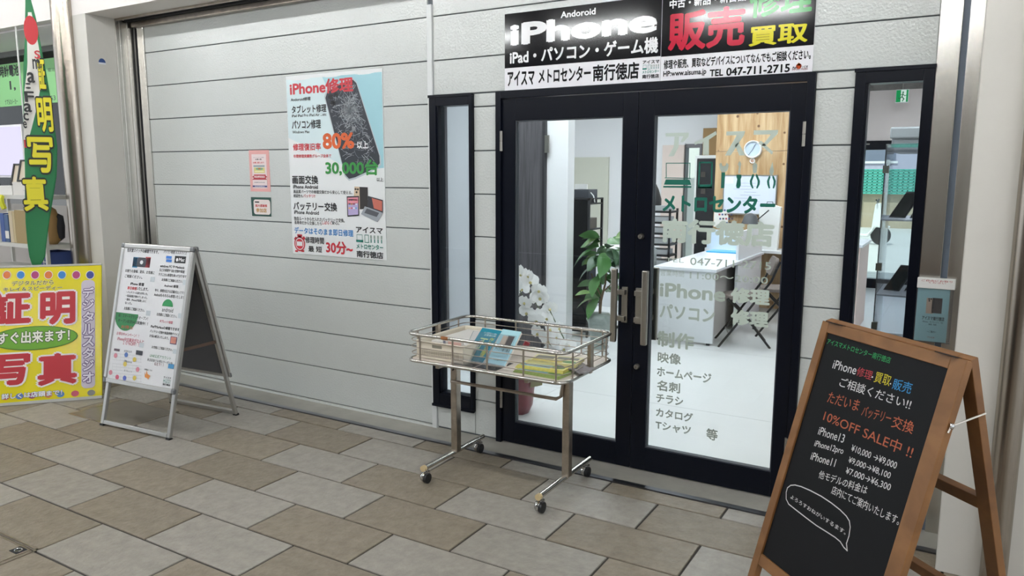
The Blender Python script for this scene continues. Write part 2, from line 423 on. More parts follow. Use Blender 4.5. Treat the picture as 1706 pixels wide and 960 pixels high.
# stainless shutter guides
g = MB().box(-5.561, -5.553, -.15, -.06, 0, 2.715).box(-5.561, -5.545, -.06, -.012, 0, 2.715).box(-5.505, -5.43, -.012, .03, 0, 2.68)
g.box(-5.561, -5.552, -.12, -.105, 0, 2.715)
struct(g.build('trim_8', M_steel, bevel=.002), 'stainless steel shutter guide at the left jamb')
g = MB().box(-.15, -.068, -.012, .03, 0, 2.715).box(-.044, .01, -.012, .03, 0, 2.715)
struct(g.build('trim_9', M_steel, bevel=.002), 'stainless steel shutter guide at the right jamb')
struct(MB().box(-.068, -.044, 0, .03, 0, 2.715).build('trim_10', mat('guide_brush', '#5f6a78', .5)), 'grey slot of the right shutter guide')
struct(MB().box(-5.545, -5.505, .0, .03, 0, 2.715).build('trim_11', M_blackgap), 'black slot of the left shutter guide')
struct(MB().box(-5.52, -.15, -.045, -.001, 2.665, 2.70).box(-5.56, .01, -.15, -.14, 2.70, 2.716).build('trim_12', M_steel_worn, bevel=.002), 'stainless shutter head rail under the lintel')
struct(MB().box(-5.54, -.0, -.085, -.045, 2.70, 2.7155).build('trim_13', M_blackgap), 'dark shutter slot under the lintel')
# small round sticker on the left column
st = thing('round_sticker', 'small blue and white round sticker on the left white column', 'sticker', (-5.559, -.25, 1.9))
fr = Frame((-5.559, 0, 0), (0, 1, 0), ZW)
p = Print(fr, st, (60, 0, 7.108))
u, v = p.uv(783, 742)
p.poly([(u+.027*math.cos(a), v+.03*math.sin(a)) for a in [math.pi*k/14 for k in range(15)]], '#2c4a80', True)
p.poly([(u-.027, v), (u+.027, v), (u+.027, v-.012), (u-.027, v-.012)], '#d8dde6', True)
p.done()

struct(MB().box(-12, 5, -9.6, -9.5, 0, 3.5).build('wall_light_block', mat('light_block_dark', '#6a645c', .7)), 'pale wall on the far side of the arcade walkway')  # wall added to shut out sky light and darken reflections in the glass
# ================================================================== arcade ceiling and its tubes
struct(MB().box(-12, 5, -9.5, -.3, 3.38, 3.5).build('ceiling', mat('arcade_ceiling', '#8c8985', .8)), 'arcade ceiling over the walkway')
M_tube = emit('fluorescent_tube', '#fafcfc', TUBE)
proto = None
i = 0
for yy, nm in ((-2.05, 'near the shop front'), (-5.0, 'behind the viewpoint')):
    for k in range(9):
        xx = -9.2+k*1.75
        t = thing('ceiling_light', f'white fluorescent batten on the arcade ceiling in the row {nm}', 'light', (xx, yy, 3.38), group='fluorescent battens on the arcade ceiling')
        box('housing', M_white, t, -.63, .63, -.06, .06, -.05, 0)
        MB().tube([(-.6, 0, -.068), (.6, 0, -.068)], .017, 10).build('tube', M_tube, t, smooth=True)

# ================================================================== doors and side windows
dz = -.004
tf = MB()
for b in ((-2.298, -2.263, 0, 2.03), (-.652, -.617, 0, 2.03), (-2.263, -.652, 1.992, 2.03)): tf.box(b[0], b[1], -.018, .06, b[2], b[3])
struct(tf.build('trim_14', M_black, bevel=.002), 'black aluminium frame around the double door')
M_gasket = mat('glazing_gasket', '#3a3f47', .5)
def leaf(name, x0, x1, gx0, gx1, label):
    d = thing(name, label, None, ((x0+x1)/2, 0, 0), kind='structure')
    f = MB(); z0, z1, gz0, gz1 = .01, 1.988, .135, 1.870
    f.box(x0, gx0, dz, .04, z0, z1).box(gx1, x1, dz, .04, z0, z1).box(gx0, gx1, dz, .04, z0, gz0).box(gx0, gx1, dz, .04, gz1, z1)
    f.build('frame', M_black, d, world=True, bevel=.0015)
    gk = MB(); e = .006
    gk.box(gx0, gx0+e, .002, .034, gz0, gz1).box(gx1-e, gx1, .002, .034, gz0, gz1).box(gx0+e, gx1-e, .002, .034, gz0, gz0+e).box(gx0+e, gx1-e, .002, .034, gz1-e, gz1)
    gk.build('gasket', M_gasket, d, world=True)
    MB().box(gx0+e, gx1-e, .012, .018, gz0+e, gz1-e).build('pane', M_glass, d, world=True)
    return d
dL = leaf('door_1', -2.261, -1.456, -2.178, -1.537, 'left leaf of the black glazed double door')
dR = leaf('door_2', -1.452, -.654, -1.371, -.720, 'right leaf of the black glazed double door with frosted lettering')
def handle(d, xp, xb, zt, zb, sgn=-1):
    y = -.004 if sgn < 0 else .04
    def bx(mb, x0, x1, a, b, z0, z1): mb.box(x0, x1, min(a, b), max(a, b), z0, z1)
    h = MB(); bx(h, xp-.016, xp+.016, y, y+sgn*.014, zb+.10, zt-.10)
    for zz in (zb+.125, zt-.125): bx(h, min(xp-.012, xb), max(xp+.012, xb), y+sgn*.014, y+sgn*.045, zz-.013, zz+.013)
    hd = h.build('handle', M_hinge, d, world=True, bevel=.0015)
    b = MB(); bx(b, xb-.016, xb+.016, y+sgn*.040, y+sgn*.068, zb, zt)
    b.build('grip', M_hinge, hd, world=True, bevel=.006)
pL, pR = ony(1041, 508, -.01).x, ony(1064, 508, -.01).x
bL, bR = ony(1023, 508, -.055).x, ony(1074, 520, -.055).x
zt = ony(1023, 447, -.055).z; zb = ony(1021, 569, -.055).z
handle(dL, pL, bL, zt, zb); handle(dR, pR, bR, zt, zb)
handle(dL, pL, bL, zt, zb, 1); handle(dR, pR, bR-.0, zt, zb, 1)
for (x, y) in ((1068, 394), (1061, 611)):
    P = ony(x, y, -.01); lk = MB().lathe([(.0, .022), (.011, .022), (.014, .016), (.016, 0)], (P.x, -.004, P.z), 18, axis='y').build('lock_cylinder', M_hinge, dR, world=True, smooth=True)
    MB().box(P.x-.001, P.x+.001, -.0275, -.026, P.z-.006, P.z+.006).build('keyhole', M_blackgap, lk, world=True)
for d, xx, zz in ((dL, -2.262, 1.76), (dL, -2.262, .27), (dR, -.653, 1.76), (dR, -.653, .27)):
    for s in (0, 1): MB().lathe([(.009, 0), (.009, .054)], (xx, -.012, zz-.055+s*.056), 12).build('hinge', M_hinge, d, world=True, smooth=True)
def sidewin(name, x0, x1, gx0, gx1, label):
    w = thing(name, label, None, ((x0+x1)/2, 0, .155), kind='structure')
    f = MB(); z0, z1, gz0, gz1 = .155, 2.029, .235, 1.968
    f.box(x0, gx0, -.022, .06, z0, z1).box(gx1, x1, -.022, .06, z0, z1).box(gx0, gx1, -.022, .06, z0, gz0).box(gx0, gx1, -.022, .06, gz1, z1)
    f.build('frame', M_black, w, world=True, bevel=.002)
    r = MB().box(x0-.004, x1+.004, -.028, -.01, z0-.004, z0+.012).box(x0-.004, x1+.004, -.028, -.01, z1-.012, z1+.003)
    r.box(gx0, gx0+.012, -.014, .05, gz0, gz1).box(gx0, gx1, -.014, .05, gz0, gz0+.010)
    r.build('bead', M_black, w, world=True)
    MB().box(gx0, gx1, .012, .018, gz0, gz1).build('pane', M_glassw, w, world=True)
sidewin('window_1', -2.755, -2.454, -2.706, -2.476, 'narrow black framed window left of the double door')
sidewin('window_2', -.454, -.150, -.412, -.192, 'narrow black framed window right of the double door')

# ================================================================== the shop behind the glass
SF = struct(MB().box(-5.5, 1.5, .06, 8.0, -.05, 0.0).build('floor', M_shopfloor), 'pale glossy vinyl floor inside the shop')
sm = MB()
for x in (-4.3, -2.5, -.7): sm.box(x-.0015, x+.0015, .06, 8, 0, .0006)
for y in (1.2, 3.0, 4.8, 6.6): sm.box(-5.5, 1.5, y-.0015, y+.0015, 0, .0006)
sm.build('seam', mat('floor_seam', '#b9bab8', .6), SF)
CZ = 2.83
struct(MB().box(-5.5, 1.5, .05, 8.1, CZ, CZ+.1).build('ceiling', M_shopceil), 'white ceiling inside the shop')
PX = lambda p, y=2.294, py=300: ony(p, py, y).x
part = MB().box(-5.5, PX(946), 2.294, 2.42, 0, CZ)
struct(part.build('wall_partition', M_shopwall), 'white partition inside the shop, behind the left door leaf')
struct(MB().box(-5.6, -5.5, .05, 6.7, 0, CZ).build('wall_left', M_shopwall), 'white left side wall inside the shop')
struct(MB().box(1.5, 1.6, .05, 8.1, 0, CZ).build('wall_right', M_shopwall), 'white right side wall inside the shop')
M_darkwood = woodmat('dark_grey_wood', '#5c5a5e', '#454347', 9, (6, 6, .25), .45)
d3 = thing('door_3', 'dark grey wood-grain door in the white partition inside the shop', None, (-3.6, 2.29, 0), kind='structure')
xr = PX(907)
box('door_panel', M_darkwood, d3, xr-.76, xr, 2.262, 2.294, 0, 2.72, world=True)
box('door_frame', mat('dark_frame', '#2c2c30', .5), d3, xr, xr+.024, 2.25, 2.294, 0, 2.74, world=True)
P = ony(912, 240, 2.25); box('hinge', M_hinge, d3, P.x-.022, P.x+.018, 2.238, 2.254, P.z-.075, P.z+.075, world=True)
d4 = thing('dark_panel', 'dark grey panel seen through the narrow left window', None, (-4.4, 2.29, 0), kind='structure')  # plain dark panel on the partition at the left
box('door_panel', M_darkwood, d4, PX(690), PX(746), 2.262, 2.294, 0, 2.72, world=True)
BY = 6.5
bw = MB()
xa, xb2 = ony(1139, 300, BY).x, ony(1168, 300, BY).x
bw.box(-5.5, xa, BY, BY+.12, 0, CZ).box(xb2, -2.6, BY, BY+.12, 0, CZ).box(xa, xb2, BY, BY+.12, ony(1150, 240, BY).z, CZ)
struct(bw.build('wall_back', M_shopwall), 'white back wall of the shop with a beige door')
d5 = thing('door_5', 'beige flush door in the back wall of the shop', None, (-4.7, BY, 0), kind='structure')
xl, xr2 = ony(949, 300, BY).x, ony(1015, 300, BY).x; zt5 = ony(1000, 262, BY).z
M_beige = mat('beige_door_paint', '#c9c9bb', .5)
box('door_panel', M_beige, d5, xl-.2, xr2-.05, BY-.03, BY, 0, zt5-.05, world=True)
mb = MB().box(xr2-.05, xr2, BY-.045, BY, 0, zt5).box(xl-.25, xr2-.05, BY-.045, BY, zt5-.05, zt5); mb.build('door_frame', M_beige, d5, world=True)
d6 = thing('door_6', 'glazed back door with daylight behind it', None, (xa, BY, 0), kind='structure')
zt6 = ony(1150, 240, BY).z
mb = MB().box(xa, xa+.024, BY-.02, BY+.12, 0, zt6).box(xa+.024, xb2-.03, BY-.02, BY+.12, zt6-.05, zt6).box(xb2-.03, xb2, BY-.02, BY+.12, 0, zt6)
mb.build('door_frame', mat('grey_alu', '#6f6d70', .4, .6), d6, world=True)
MB().box(xa+.024, xb2-.03, BY+.03, BY+.036, 0, zt6-.05).build('pane', M_glassw, d6, world=True)
# plywood feature wall
PY = 5.5
M_ply = woodmat('knotty_plywood', '#ccae86', '#a98459', 4.2, (5, 5, .45), .5, knots=(6.5, .13))
px0, px1 = ony(1191, 300, PY).x, ony(1330, 300, PY).x
pw = struct(MB().box(px0, px1+.15, PY+.02, PY+.14, 0, CZ).build('wall_plywood', M_shopwall), 'plywood clad feature wall inside the shop')
zj = ony(1250, 252, PY).z
box('plywood_sheet', M_ply, pw, px0, px1+.15, PY, PY+.02, 0, zj-.002); box('plywood_sheet', M_ply, pw, px0, px1+.15, PY, PY+.02, zj+.002, CZ)
struct(MB().box(px0-.02, px0+.1, PY+.14, BY, 0, CZ).build('wall_nook', M_shopwall), 'side wall of the nook behind the plywood')
struct(MB().box(px1+.05, px1+.15, PY+.14, 8, 0, CZ).build('wall_bay', M_shopwall), 'side wall between plywood and street door')
# street end: bulkhead, dark band and glazed street door
SY = 7.95
zh = ony(1440, 235, SY).z; zg = ony(1440, 250, SY).z
be = MB().box(px1+.05, 1.5, SY, SY+.12, zh, CZ-.13).box(.9, 1.5, SY, SY+.12, 0, zh).box(px1+.05, -1.62, SY, SY+.12, 0, zh)
struct(be.build('wall_street', mat('pinkish_bulkhead', '#efe0da', .6)), 'pale pink bulkhead above the street door')
struct(MB().box(px1+.05, 1.5, SY+.01, SY+.12, CZ-.13, CZ).build('trim_15', mat('mottled_frieze', '#8b8580', .7, noise=(9, .35))), 'mottled grey band under the ceiling above the street door')
d7 = thing('door_7', 'black framed glazed street door at the far end of the shop', None, (-.3, SY, 0), kind='structure')
f = MB().box(-1.62, .9, SY-.03, SY+.08, zg, zh).box(-1.62, .9, SY-.03, SY+.08, 0, .13).box(-1.62, -1.52, SY-.03, SY+.08, .13, zg).box(.8, .9, SY-.03, SY+.08, .13, zg).box(-.42, -.36, SY-.03, SY+.08, .13, zg)
f.build('door_frame', M_black, d7, world=True)
MB().box(-1.52, .8, SY+.02, SY+.026, .13, zg).build('pane', M_glassw, d7, world=True)
P = ony(1441, 240, SY-.03); box('maker_plate', M_hinge, d7, P.x-.06, P.x+.06, SY-.034, SY-.03, P.z-.012, P.z+.006, world=True)
# shop ceiling panel lights
M_panel = emit('led_panel', '#f4f8ff', PANEL)
n = 0
for xx, yy in ((-3.7, .6), (-2.2, .6), (-.5, .9), (-2.9, 1.5), (-2.6, 3.4), (-.6, 3.6), (-3.9, 4.6), (-2.2, 4.6), (-.5, 6.2), (-4.6, 3.4)):
    n += 1
    t = thing('ceiling_panel_light', 'square white panel light on the shop ceiling', 'light', (xx, yy, CZ), group='panel lights on the shop ceiling')
    box('rim', M_white, t, -.32, .32, -.32, .32, -.02, 0); box('diffuser', M_panel, t, -.3, .3, -.3, .3, -.026, -.02)
# ================================================================== fascia signs over the door
INK = '#16161a'; WH = '#ececee'
SG = (820, 0, 3.046)
def logo_block(p, x0, x1, y0, y1, col='#1d1d22', teal='#0d7a6b'):
    """small shop logo: name, five tool icons, name, place"""
    u0, v1 = p.uv(x0, y0); u1 = p.uv(x1, y0)[0]; v0 = p.uv(x0, y1)[1]; h = v1-v0; w = u1-u0
    p.tl('アイスマ', u0, u1, v1-h*.2, v1, col, .03); p.tl('メトロセンター', u0, u1, v0+h*.28, v0+h*.45, teal, .03); p.tl('南行徳店', u0, u1, v0, v0+h*.22, col, .03)
    a, b = v0+h*.5, v0+h*.74
    p.rect(u0, u0+w*.26, a, a+(b-a)*.3, teal); p.line([(u0+w*.03, a), (u0+w*.03, b), (u0+w*.23, b), (u0+w*.23, a)], h*.015, teal, True)
    p.line([(u0+w*.33, a), (u0+w*.33, b), (u0+w*.47, b), (u0+w*.47, a)], h*.02, teal, True, True)
    for k in range(4):
        x = u0+w*(.56+.13*k); p.rect(x-w*.018, x+w*.018, a, a+(b-a)*.5, teal); p.rect(x-w*.03, x+w*.03, a+(b-a)*.55, b, '#9aa7a0')
zs0, zs1 = 2.034, 2.440
s1 = thing('fascia_sign', 'black and white fascia sign with large white lettering over the left door leaf', 'sign', (-1.795, 0, zs0))
box('panel', mat('sign_panel_white', '#e6e5ea', .22), s1, -2.243, -1.346, -.006, -.0005, zs0, zs1, world=True)
zk = 2.153
p = Print(wallframe(-.006), s1, SG)
GB = mat('glossy_black_print', '#101014', .09)
gloss = lambda h: mat('gloss_'+h.lstrip('#'), h, .12)
p.rect(-2.2425, -1.3465, zk, zs1-.0005, GB); p.lift()
p.t('iPhone', 90, 838, 122, 235, WH, .045); p.t('Andoroid', 348, 525, 60, 93, WH, .025)
p.t('iPad・パソコン・ゲーム機', 90, 842, 255, 330, WH, .03)
p.t('アイスマ', 78, 215, 362, 440, INK, .03); p.t('メトロセンター', 235, 500, 352, 424, INK, .03); p.t('南行徳店', 510, 745, 330, 415, INK, .03)
logo_block(p, 764, 849, 308, 400)
p.done(gloss)
s2 = thing('fascia_sign', 'black and white fascia sign with red and yellow characters over the right door leaf', 'sign', (-.99, 0, zs0))
box('panel', MATS['sign_panel_white'], s2, -1.344, -.636, -.006, -.0005, zs0, zs1+.01, world=True)
p = Print(wallframe(-.006), s2, SG)
p.rect(-1.3435, -.6365, zk-.004, zs1+.0095, GB); p.lift()
p.t('中古・新品・新古品', 900, 1288, 0, 46, WH, .03)
p.t('販売', 890, 1280, 65, 264, '#c0203c', .035); p.t('修理', 1303, 1622, -70, 94, '#3f9a50', .03); p.t('買取', 1300, 1600, 140, 238, '#d9d02a', .03)
p.t('修理や販売、買取などデバイスについてなんでもご相談ください。', 870, 1616, 305, 353, INK, .025)
p.t('HP:www.aisuma.jp', 868, 1086, 362, 398, INK, .02); p.t('TEL', 1103, 1172, 354, 389, INK, .03); p.t('047-711-2715', 1187, 1510, 345, 386, INK, .03)
p.t('Apr', 1522, 1550, 338, 352, INK, .02); p.t('アンピオ', 1560, 1602, 334, 346, INK, .02); p.ell(1556, 336, 14, 14, '#c4502a'); p.poly([(1545, 330), (1556, 318), (1566, 326), (1560, 336)], '#d0702c')
p.t('IMPORT MUSIC', 1522, 1602, 350, 358, '#7a2018', .02)
p.done(gloss)

# ================================================================== large poster on the siding
PO = (400, 110, 2.909)
po = thing('wall_poster', 'large repair poster with cracked phone picture taped to the left siding', 'poster', (-3.53, 0, 1.04))
FY = -.004
x0, x1, z0, z1 = -3.945, -3.117, 1.035, 2.213
M_paper = mat('poster_paper', '#e6e9ea', .28)
pm = MB(); N = 24; ZR = (0, .5, .965, .985, 1.)
for i in range(N+1):
    for j, zz in enumerate(ZR):
        u = i/N; x = x0+(x1-x0)*u; z = z0+(z1-z0)*zz
        pm.v.append(Vector((x, FY-(.006*abs(math.sin(u*math.pi*3)) if j == 4 else .002*abs(math.sin(u*math.pi*3)) if j == 3 else 0), z)))
for i in range(N):
    for j in range(4): pm.f.append([i*5+j, (i+1)*5+j, (i+1)*5+j+1, i*5+j+1]); pm.mi.append(0)
pm.build('sheet', M_paper, po, world=True, smooth=True)
box('backing', M_paper, po, x0, x1, -.003, -.0008, z0, z1-.02, world=True)
p = Print(wallframe(FY), po, PO)
p.base = 0
def lp(*pts): return pts
u0, v0 = x0+.003, z0+.003
p.poly([(x0+.004, z1-.022), (x0+.004, z1-.40), (x0+.2, z1-.47), (x0+.45, z1-.57), (x0+.62, z1-.61), (x1-.004, z1-.60), (x1-.004, z1-.022)], '#d3e5e9', True); p.lift()
p.poly([(x0+.33, z1-.022), (x0+.50, z1-.3), (x0+.66, z1-.61), (x1-.004, z1-.60), (x1-.004, z1-.022)], '#9ecbd6', True); p.lift()
# phone with cracked glass
ph = [(408, 150), (418, 118), (440, 105), (520, 62), (548, 58), (565, 75), (682, 440), (684, 478), (664, 500), (560, 548), (528, 556), (508, 535)]
p.poly(ph, '#b9c3ca'); p.lift()
cx = sum(a for a, b in ph)/len(ph); cy = sum(b for a, b in ph)/len(ph)
p.poly([(cx+(a-cx)*.955, cy+(b-cy)*.965) for a, b in ph], '#262b35'); p.lift()
rc = random.Random(3)
def inside(x, y, q):
    c = False
    for i in range(len(q)):
        (xa_, ya_), (xb_, yb_) = q[i], q[i-1]
        if (ya_ > y) != (yb_ > y) and x < (xb_-xa_)*(y-ya_)/(yb_-ya_)+xa_: c = not c
    return c
inner = [(cx+(a-cx)*.9, cy+(b-cy)*.93) for a, b in ph]
for k in range(700):
    a = rc.uniform(0, 6.28); r0 = 230*rc.random()**1.5; L = rc.uniform(10, 46)
    sx, sy = 535+r0*.55*math.cos(a)+max(0, r0*math.sin(a))*.3, 215+r0*1.1*math.sin(a); b = a+rc.uniform(-.9, .9) if rc.random() < .6 else a+1.57
    ex, ey = sx+L*math.cos(b), sy+L*math.sin(b)
    if inside(sx, sy, inner) and inside(ex, ey, inner): p.line([(sx, sy), ((sx+ex)/2+rc.uniform(-4, 4), (sy+ey)/2+rc.uniform(-4, 4)), (ex, ey)], rc.uniform(.0006, .0018), '#cdd3d8' if rc.random() < .6 else '#8a939c')
for c_ in ((440, 150), (468, 138), (452, 180)): p.ell(*c_, 13, 13, '#0c0e12')
p.lift()
RED = '#c5303c'
p.t('iPhone修理', 243, 550, 76, 146, RED, .035); p.t('Andoroid修理', 247, 343, 155, 173, INK, .02)
p.t('タブレット修理', 252, 420, 193, 232, INK, .03); p.t('iPad iPad Pro iPad Air ...etc', 252, 420, 236, 249, INK, .02)
p.t('パソコン修理', 253, 393, 264, 308, INK, .03); p.t('Windows Mac', 255, 338, 315, 328, INK, .02)
p.t('修理復旧率', 258, 393, 376, 411, RED, .025); p.t('80%', 402, 555, 326, 404, '#d8622e', .04); p.t('以上', 568, 622, 365, 402, '#eef2f4', .03)
p.t('年間修理実績数グループ全体で', 260, 443, 429, 446, RED, .02); p.t('30,000台', 415, 672, 455, 532, '#2f8a3c', .035); p.t('以上', 663, 695, 541, 560, INK, .02)
p.t('画面交換', 255, 380, 530, 572, INK, .03); p.t('iPhone Android', 258, 378, 576, 594, INK, .02)
p.t('高品質パーツでの修理交換だから安心して使える。', 260, 545, 600, 617, INK, .015); p.t('視認性も', 260, 305, 621, 637, INK, .015); p.t('バッチリ!!', 308, 365, 621, 638, RED, .015)
p.t('バッテリー交換', 260, 472, 657, 698, INK, .03); p.t('iPhone Android', 263, 383, 699, 717, INK, .02)
p.t('独自ルートから仕入れたバッテリーで交換。', 263, 508, 729, 748, INK, .015); p.t('長寿命だから交換したら', 265, 397, 749, 767, INK, .015); p.t('しばらく', 399, 444, 751, 768, RED, .015); p.t('安心。', 446, 482, 752, 769, INK, .015)
p.t('データはそのまま即日修理', 265, 550, 780, 812, '#3f87c8', .025)
p.t('修理時間', 318, 408, 826, 858, INK, .02); p.t('最 短', 332, 398, 871, 900, INK, .02); p.t('30分~', 418, 548, 846, 908, RED, .035)
logo_block(p, 562, 692, 778, 926)
# stop-watch
p.ell(290, 862, 26, 36, RED); p.rct(278, 815, 302, 828, RED); p.rct(284, 822, 296, 834, RED); p.poly([(262, 838), (270, 826), (278, 834), (270, 846)], RED); p.poly([(302, 834), (310, 824), (318, 836), (310, 846)], RED); p.rct(268, 892, 282, 902, RED); p.rct(298, 892, 312, 902, RED); p.lift()
p.ell(290, 862, 21, 29, '#e6e9ea'); p.lift(); p.ell(290, 862, 18, 25, RED); p.lift(); p.rct(276, 850, 304, 873, '#e6e9ea')
# little pictures of phones and a laptop
p.poly([(556, 584), (580, 586), (582, 695), (578, 695), (552, 640)], '#cdb79c'); p.poly([(580, 586), (620, 588), (620, 692), (582, 695)], '#2b2728'); p.lift()
for c_ in ((561, 597), (572, 598), (566, 612)): p.ell(*c_, 5, 5, '#3a3430')
p.poly([(518, 632), (578, 630), (578, 726), (522, 731)], '#22242a'); p.lift(); p.poly([(522, 638), (574, 636), (574, 720), (526, 724)], '#b3a6d0'); p.lift(); p.poly([(522, 638), (574, 636), (574, 665), (523, 672)], '#d98a98')
for k in range(4):
    for j in range(3): p.rct(528+k*11, 645+j*20, 535+k*11, 653+j*20, ('#e8e8f0', '#5ab0d8', '#f0b060', '#d05a70')[(k+j) % 4])
p.poly([(588, 718), (606, 680), (694, 712), (668, 757)], '#9aa0a8'); p.poly([(622, 630), (694, 650), (694, 712), (618, 684)], '#33343c'); p.lift(); p.poly([(604, 712), (616, 690), (676, 712), (664, 732)], '#55585f'); p.poly([(640, 640), (690, 655), (690, 704), (650, 690)], '#c06a5a')
p.done()

# two small notices left of the poster
SN = (405, 240, 7.385)
c1 = thing('wall_notice', 'narrow pink framed coupon notice on the siding left of the big poster', 'notice', (-4.24, 0, 1.46))
fr = wallframe(-.0025)
p = Print(fr, c1, SN); a = p.uv(68, 78); b = p.uv(338, 588)
box('sheet', mat('notice_paper', '#e3a9a6', .5), c1, a[0], b[0], -.0025, -.0005, b[1], a[1], world=True)
p.rct(103, 127, 302, 548, '#ecdcdc'); p.lift()
p.t('キャッシュレス決済', 127, 255, 163, 172, '#444a68', .02); p.t('お買い物', 152, 228, 180, 199, INK, .03); p.t('お得に使えます！', 123, 262, 218, 242, '#c33a3e', .03)
p.rct(128, 262, 266, 282, '#8ca0a8'); p.rct(134, 290, 270, 357, '#d9cf86'); p.lift(); p.ell(202, 306, 45, 15, '#6fae8e'); p.rct(146, 330, 258, 346, '#efe8b8'); p.lift(); p.ell(202, 304, 20, 9, '#c8762e')
p.poly([(113, 405), (135, 390), (135, 376), (280, 376), (280, 390), (300, 405), (280, 418), (297, 440), (113, 440), (135, 418)], '#b52f38'); p.lift()
p.t('商品券取扱店', 140, 270, 388, 416, '#f3e6e6', .03); p.t('有効期間 2023年6月末', 140, 270, 466, 478, '#55506a', .02); p.rct(120, 510, 298, 532, '#3b3a78'); p.lift(); p.t('商店街振興組合', 148, 270, 514, 528, '#d8d8ea', .02)
p.done()
c2 = thing('wall_notice', 'small square notice with dark green border below the pink coupon', 'notice', (-4.24, 0, 1.28))
p = Print(fr, c2, SN); a = p.uv(97, 650); b = p.uv(352, 902)
box('sheet', mat('notice_white', '#e9e9e6', .5), c2, a[0], b[0], -.0025, -.0005, b[1], a[1], world=True)
p.poly([(97, 652), (344, 658), (350, 896), (112, 886)], '#1f4a42'); p.lift(); q = [p.uv(*k) for k in ((128, 682), (332, 682), (332, 872), (128, 872))]
p.poly(rrect(q[0][0], q[1][0], q[2][1], q[0][1], .02), '#eadfdc', True); p.lift()
p.rct(146, 706, 200, 723, INK); p.t('超大感謝祭', 153, 300, 740, 774, '#c0302e', .03); p.t('参加店', 163, 293, 788, 840, '#b9862e', .03, )
p.done()

# ================================================================== frosted lettering on the right door leaf
GL = wallframe(.0115)
FRO = mat('frosted_film', '#b9c6bb', .55); FRG = mat('dark_green_film', '#0b6354', .4); FRS = mat('grey_green_film', '#a7b3a8', .55)
p = Print(GL, dR, (1080, 180, 6.824), base=.0002, step=.0001)
# big name in block strokes
for q in ([(195, 285), (462, 280), (458, 325), (400, 388), (365, 388), (400, 322), (198, 325)], [(300, 325), (350, 325), (345, 440), (290, 548), (228, 550), (290, 440)],
          [(530, 420), (525, 390), (620, 350), (770, 262), (778, 300), (690, 360), (690, 535), (620, 535), (625, 385)],
          [(890, 268), (1100, 262), (1092, 305), (935, 540), (872, 540), (1005, 310), (885, 312)], [(985, 420), (1030, 390), (1100, 540), (1035, 540)],
          [(1200, 255), (1478, 250), (1470, 295), (1335, 430), (1290, 430), (1395, 300), (1197, 305)], [(1250, 400), (1280, 370), (1420, 500), (1405, 530)]):
    p.poly(q, FRO)
# icons: laptop, phone, wrench, screwdriver, two pliers
p.line([(205, 785), (205, 628), (475, 628), (470, 800)], .004, FRG); p.poly([(200, 812), (470, 815), (488, 875), (178, 872)], FRG); p.poly([(172, 885), (490, 888), (488, 908), (170, 905)], FRG); p.line([(192, 795), (482, 800)], .004, FRG)
pa = [p.uv(*k) for k in ((578, 612), (728, 612), (722, 912), (568, 912))]
p.line([(572, 905), (585, 620), (725, 620), (718, 905)], .0075, FRG, closed=True); p.poly([(568, 870), (722, 870), (718, 912), (568, 912)], FRG)
p.poly([(832, 732), (875, 732), (865, 912), (826, 912)], FRG)
p.poly([(808, 640), (830, 620), (845, 660), (875, 660), (890, 622), (915, 645), (905, 700), (880, 728), (835, 728), (815, 700)], FRS)
p.poly([(1003, 758), (1060, 758), (1060, 790), (1050, 810), (1052, 880), (1035, 914), (1005, 912), (998, 880), (1012, 810), (1003, 790)], FRG); p.poly([(1040, 600), (1058, 640), (1050, 665), (1045, 745), (1022, 745), (1030, 665), (1018, 640)], FRS)
for cx_, rg in ((1212, 0), (1400, 1)):
    for s in (-1, 1):
        w_ = 52 if not rg else 45
        p.poly([(cx_+s*15, 745+rg*20), (cx_+s*30, 760+rg*20), (cx_+s*(w_+6), 830), (cx_+s*(w_+2), 870), (cx_+s*30, 916), (cx_+s*14, 912), (cx_+s*(w_-22), 862), (cx_+s*(w_-20), 830), (cx_+s*10, 775+rg*15)], FRG)
    p.poly([(cx_, 610), (cx_+28, 650+rg*30), (cx_+22, 720), (cx_+15, 742+rg*20), (cx_-18, 742+rg*20), (cx_-22, 720), (cx_-26, 650+rg*30)] if not rg else [(cx_+12, 612), (cx_+28, 720), (cx_+12, 765), (cx_-14, 765), (cx_-24, 720)], FRS)
p.done()
p = Print(GL, dR, (1080, 310, 6.824), base=.0002, step=.0001)
p.t('メトロセンター', 160, 1440, 95, 290, FRG, .045); p.t('南行徳店', 145, 1425, 365, 640, FRO, .05)
p.t('TEL', 195, 405, 815, 860, FRS, -.004); p.t('047-711-2715', 475, 1395, 812, 897, FRS, .012)
p.done()
p = Print(GL, dR, (1080, 430, 5.648), base=.0002, step=.0001)
p.t('営業時間', 115, 335, 108, 165, FRS, .0); p.t('11:00～20:00', 390, 1125, 130, 192, FRS, .01)
p.t('iPhone', 105, 725, 228, 362, FRS, .035); p.t('修理', 770, 1142, 270, 420, FRO, .05)
p.t('パソコン', 105, 625, 425, 560, FRS, .035); p.t('修理', 770, 1130, 475, 625, FRO, .05)
p.t('制作', 80, 428, 680, 828, FRS, .035)
p.done()
p = Print(GL, dR, (1060, 460, 2.823), base=.0002, step=.0001)
M_sm = mat('frosted_film_small', '#9ca69d', .55)
for body, a0, a1, t_, b_ in (('映像', 100, 210, 355, 405), ('ホームページ', 97, 352, 425, 470), ('名刺', 97, 206, 488, 537), ('チラシ', 93, 220, 552, 592), ('カタログ', 92, 266, 618, 660), ('Tシャツ', 90, 256, 680, 720), ('等', 328, 382, 714, 768)):
    p.t(body, a0, a1, t_, b_, M_sm, .03)
p.done()

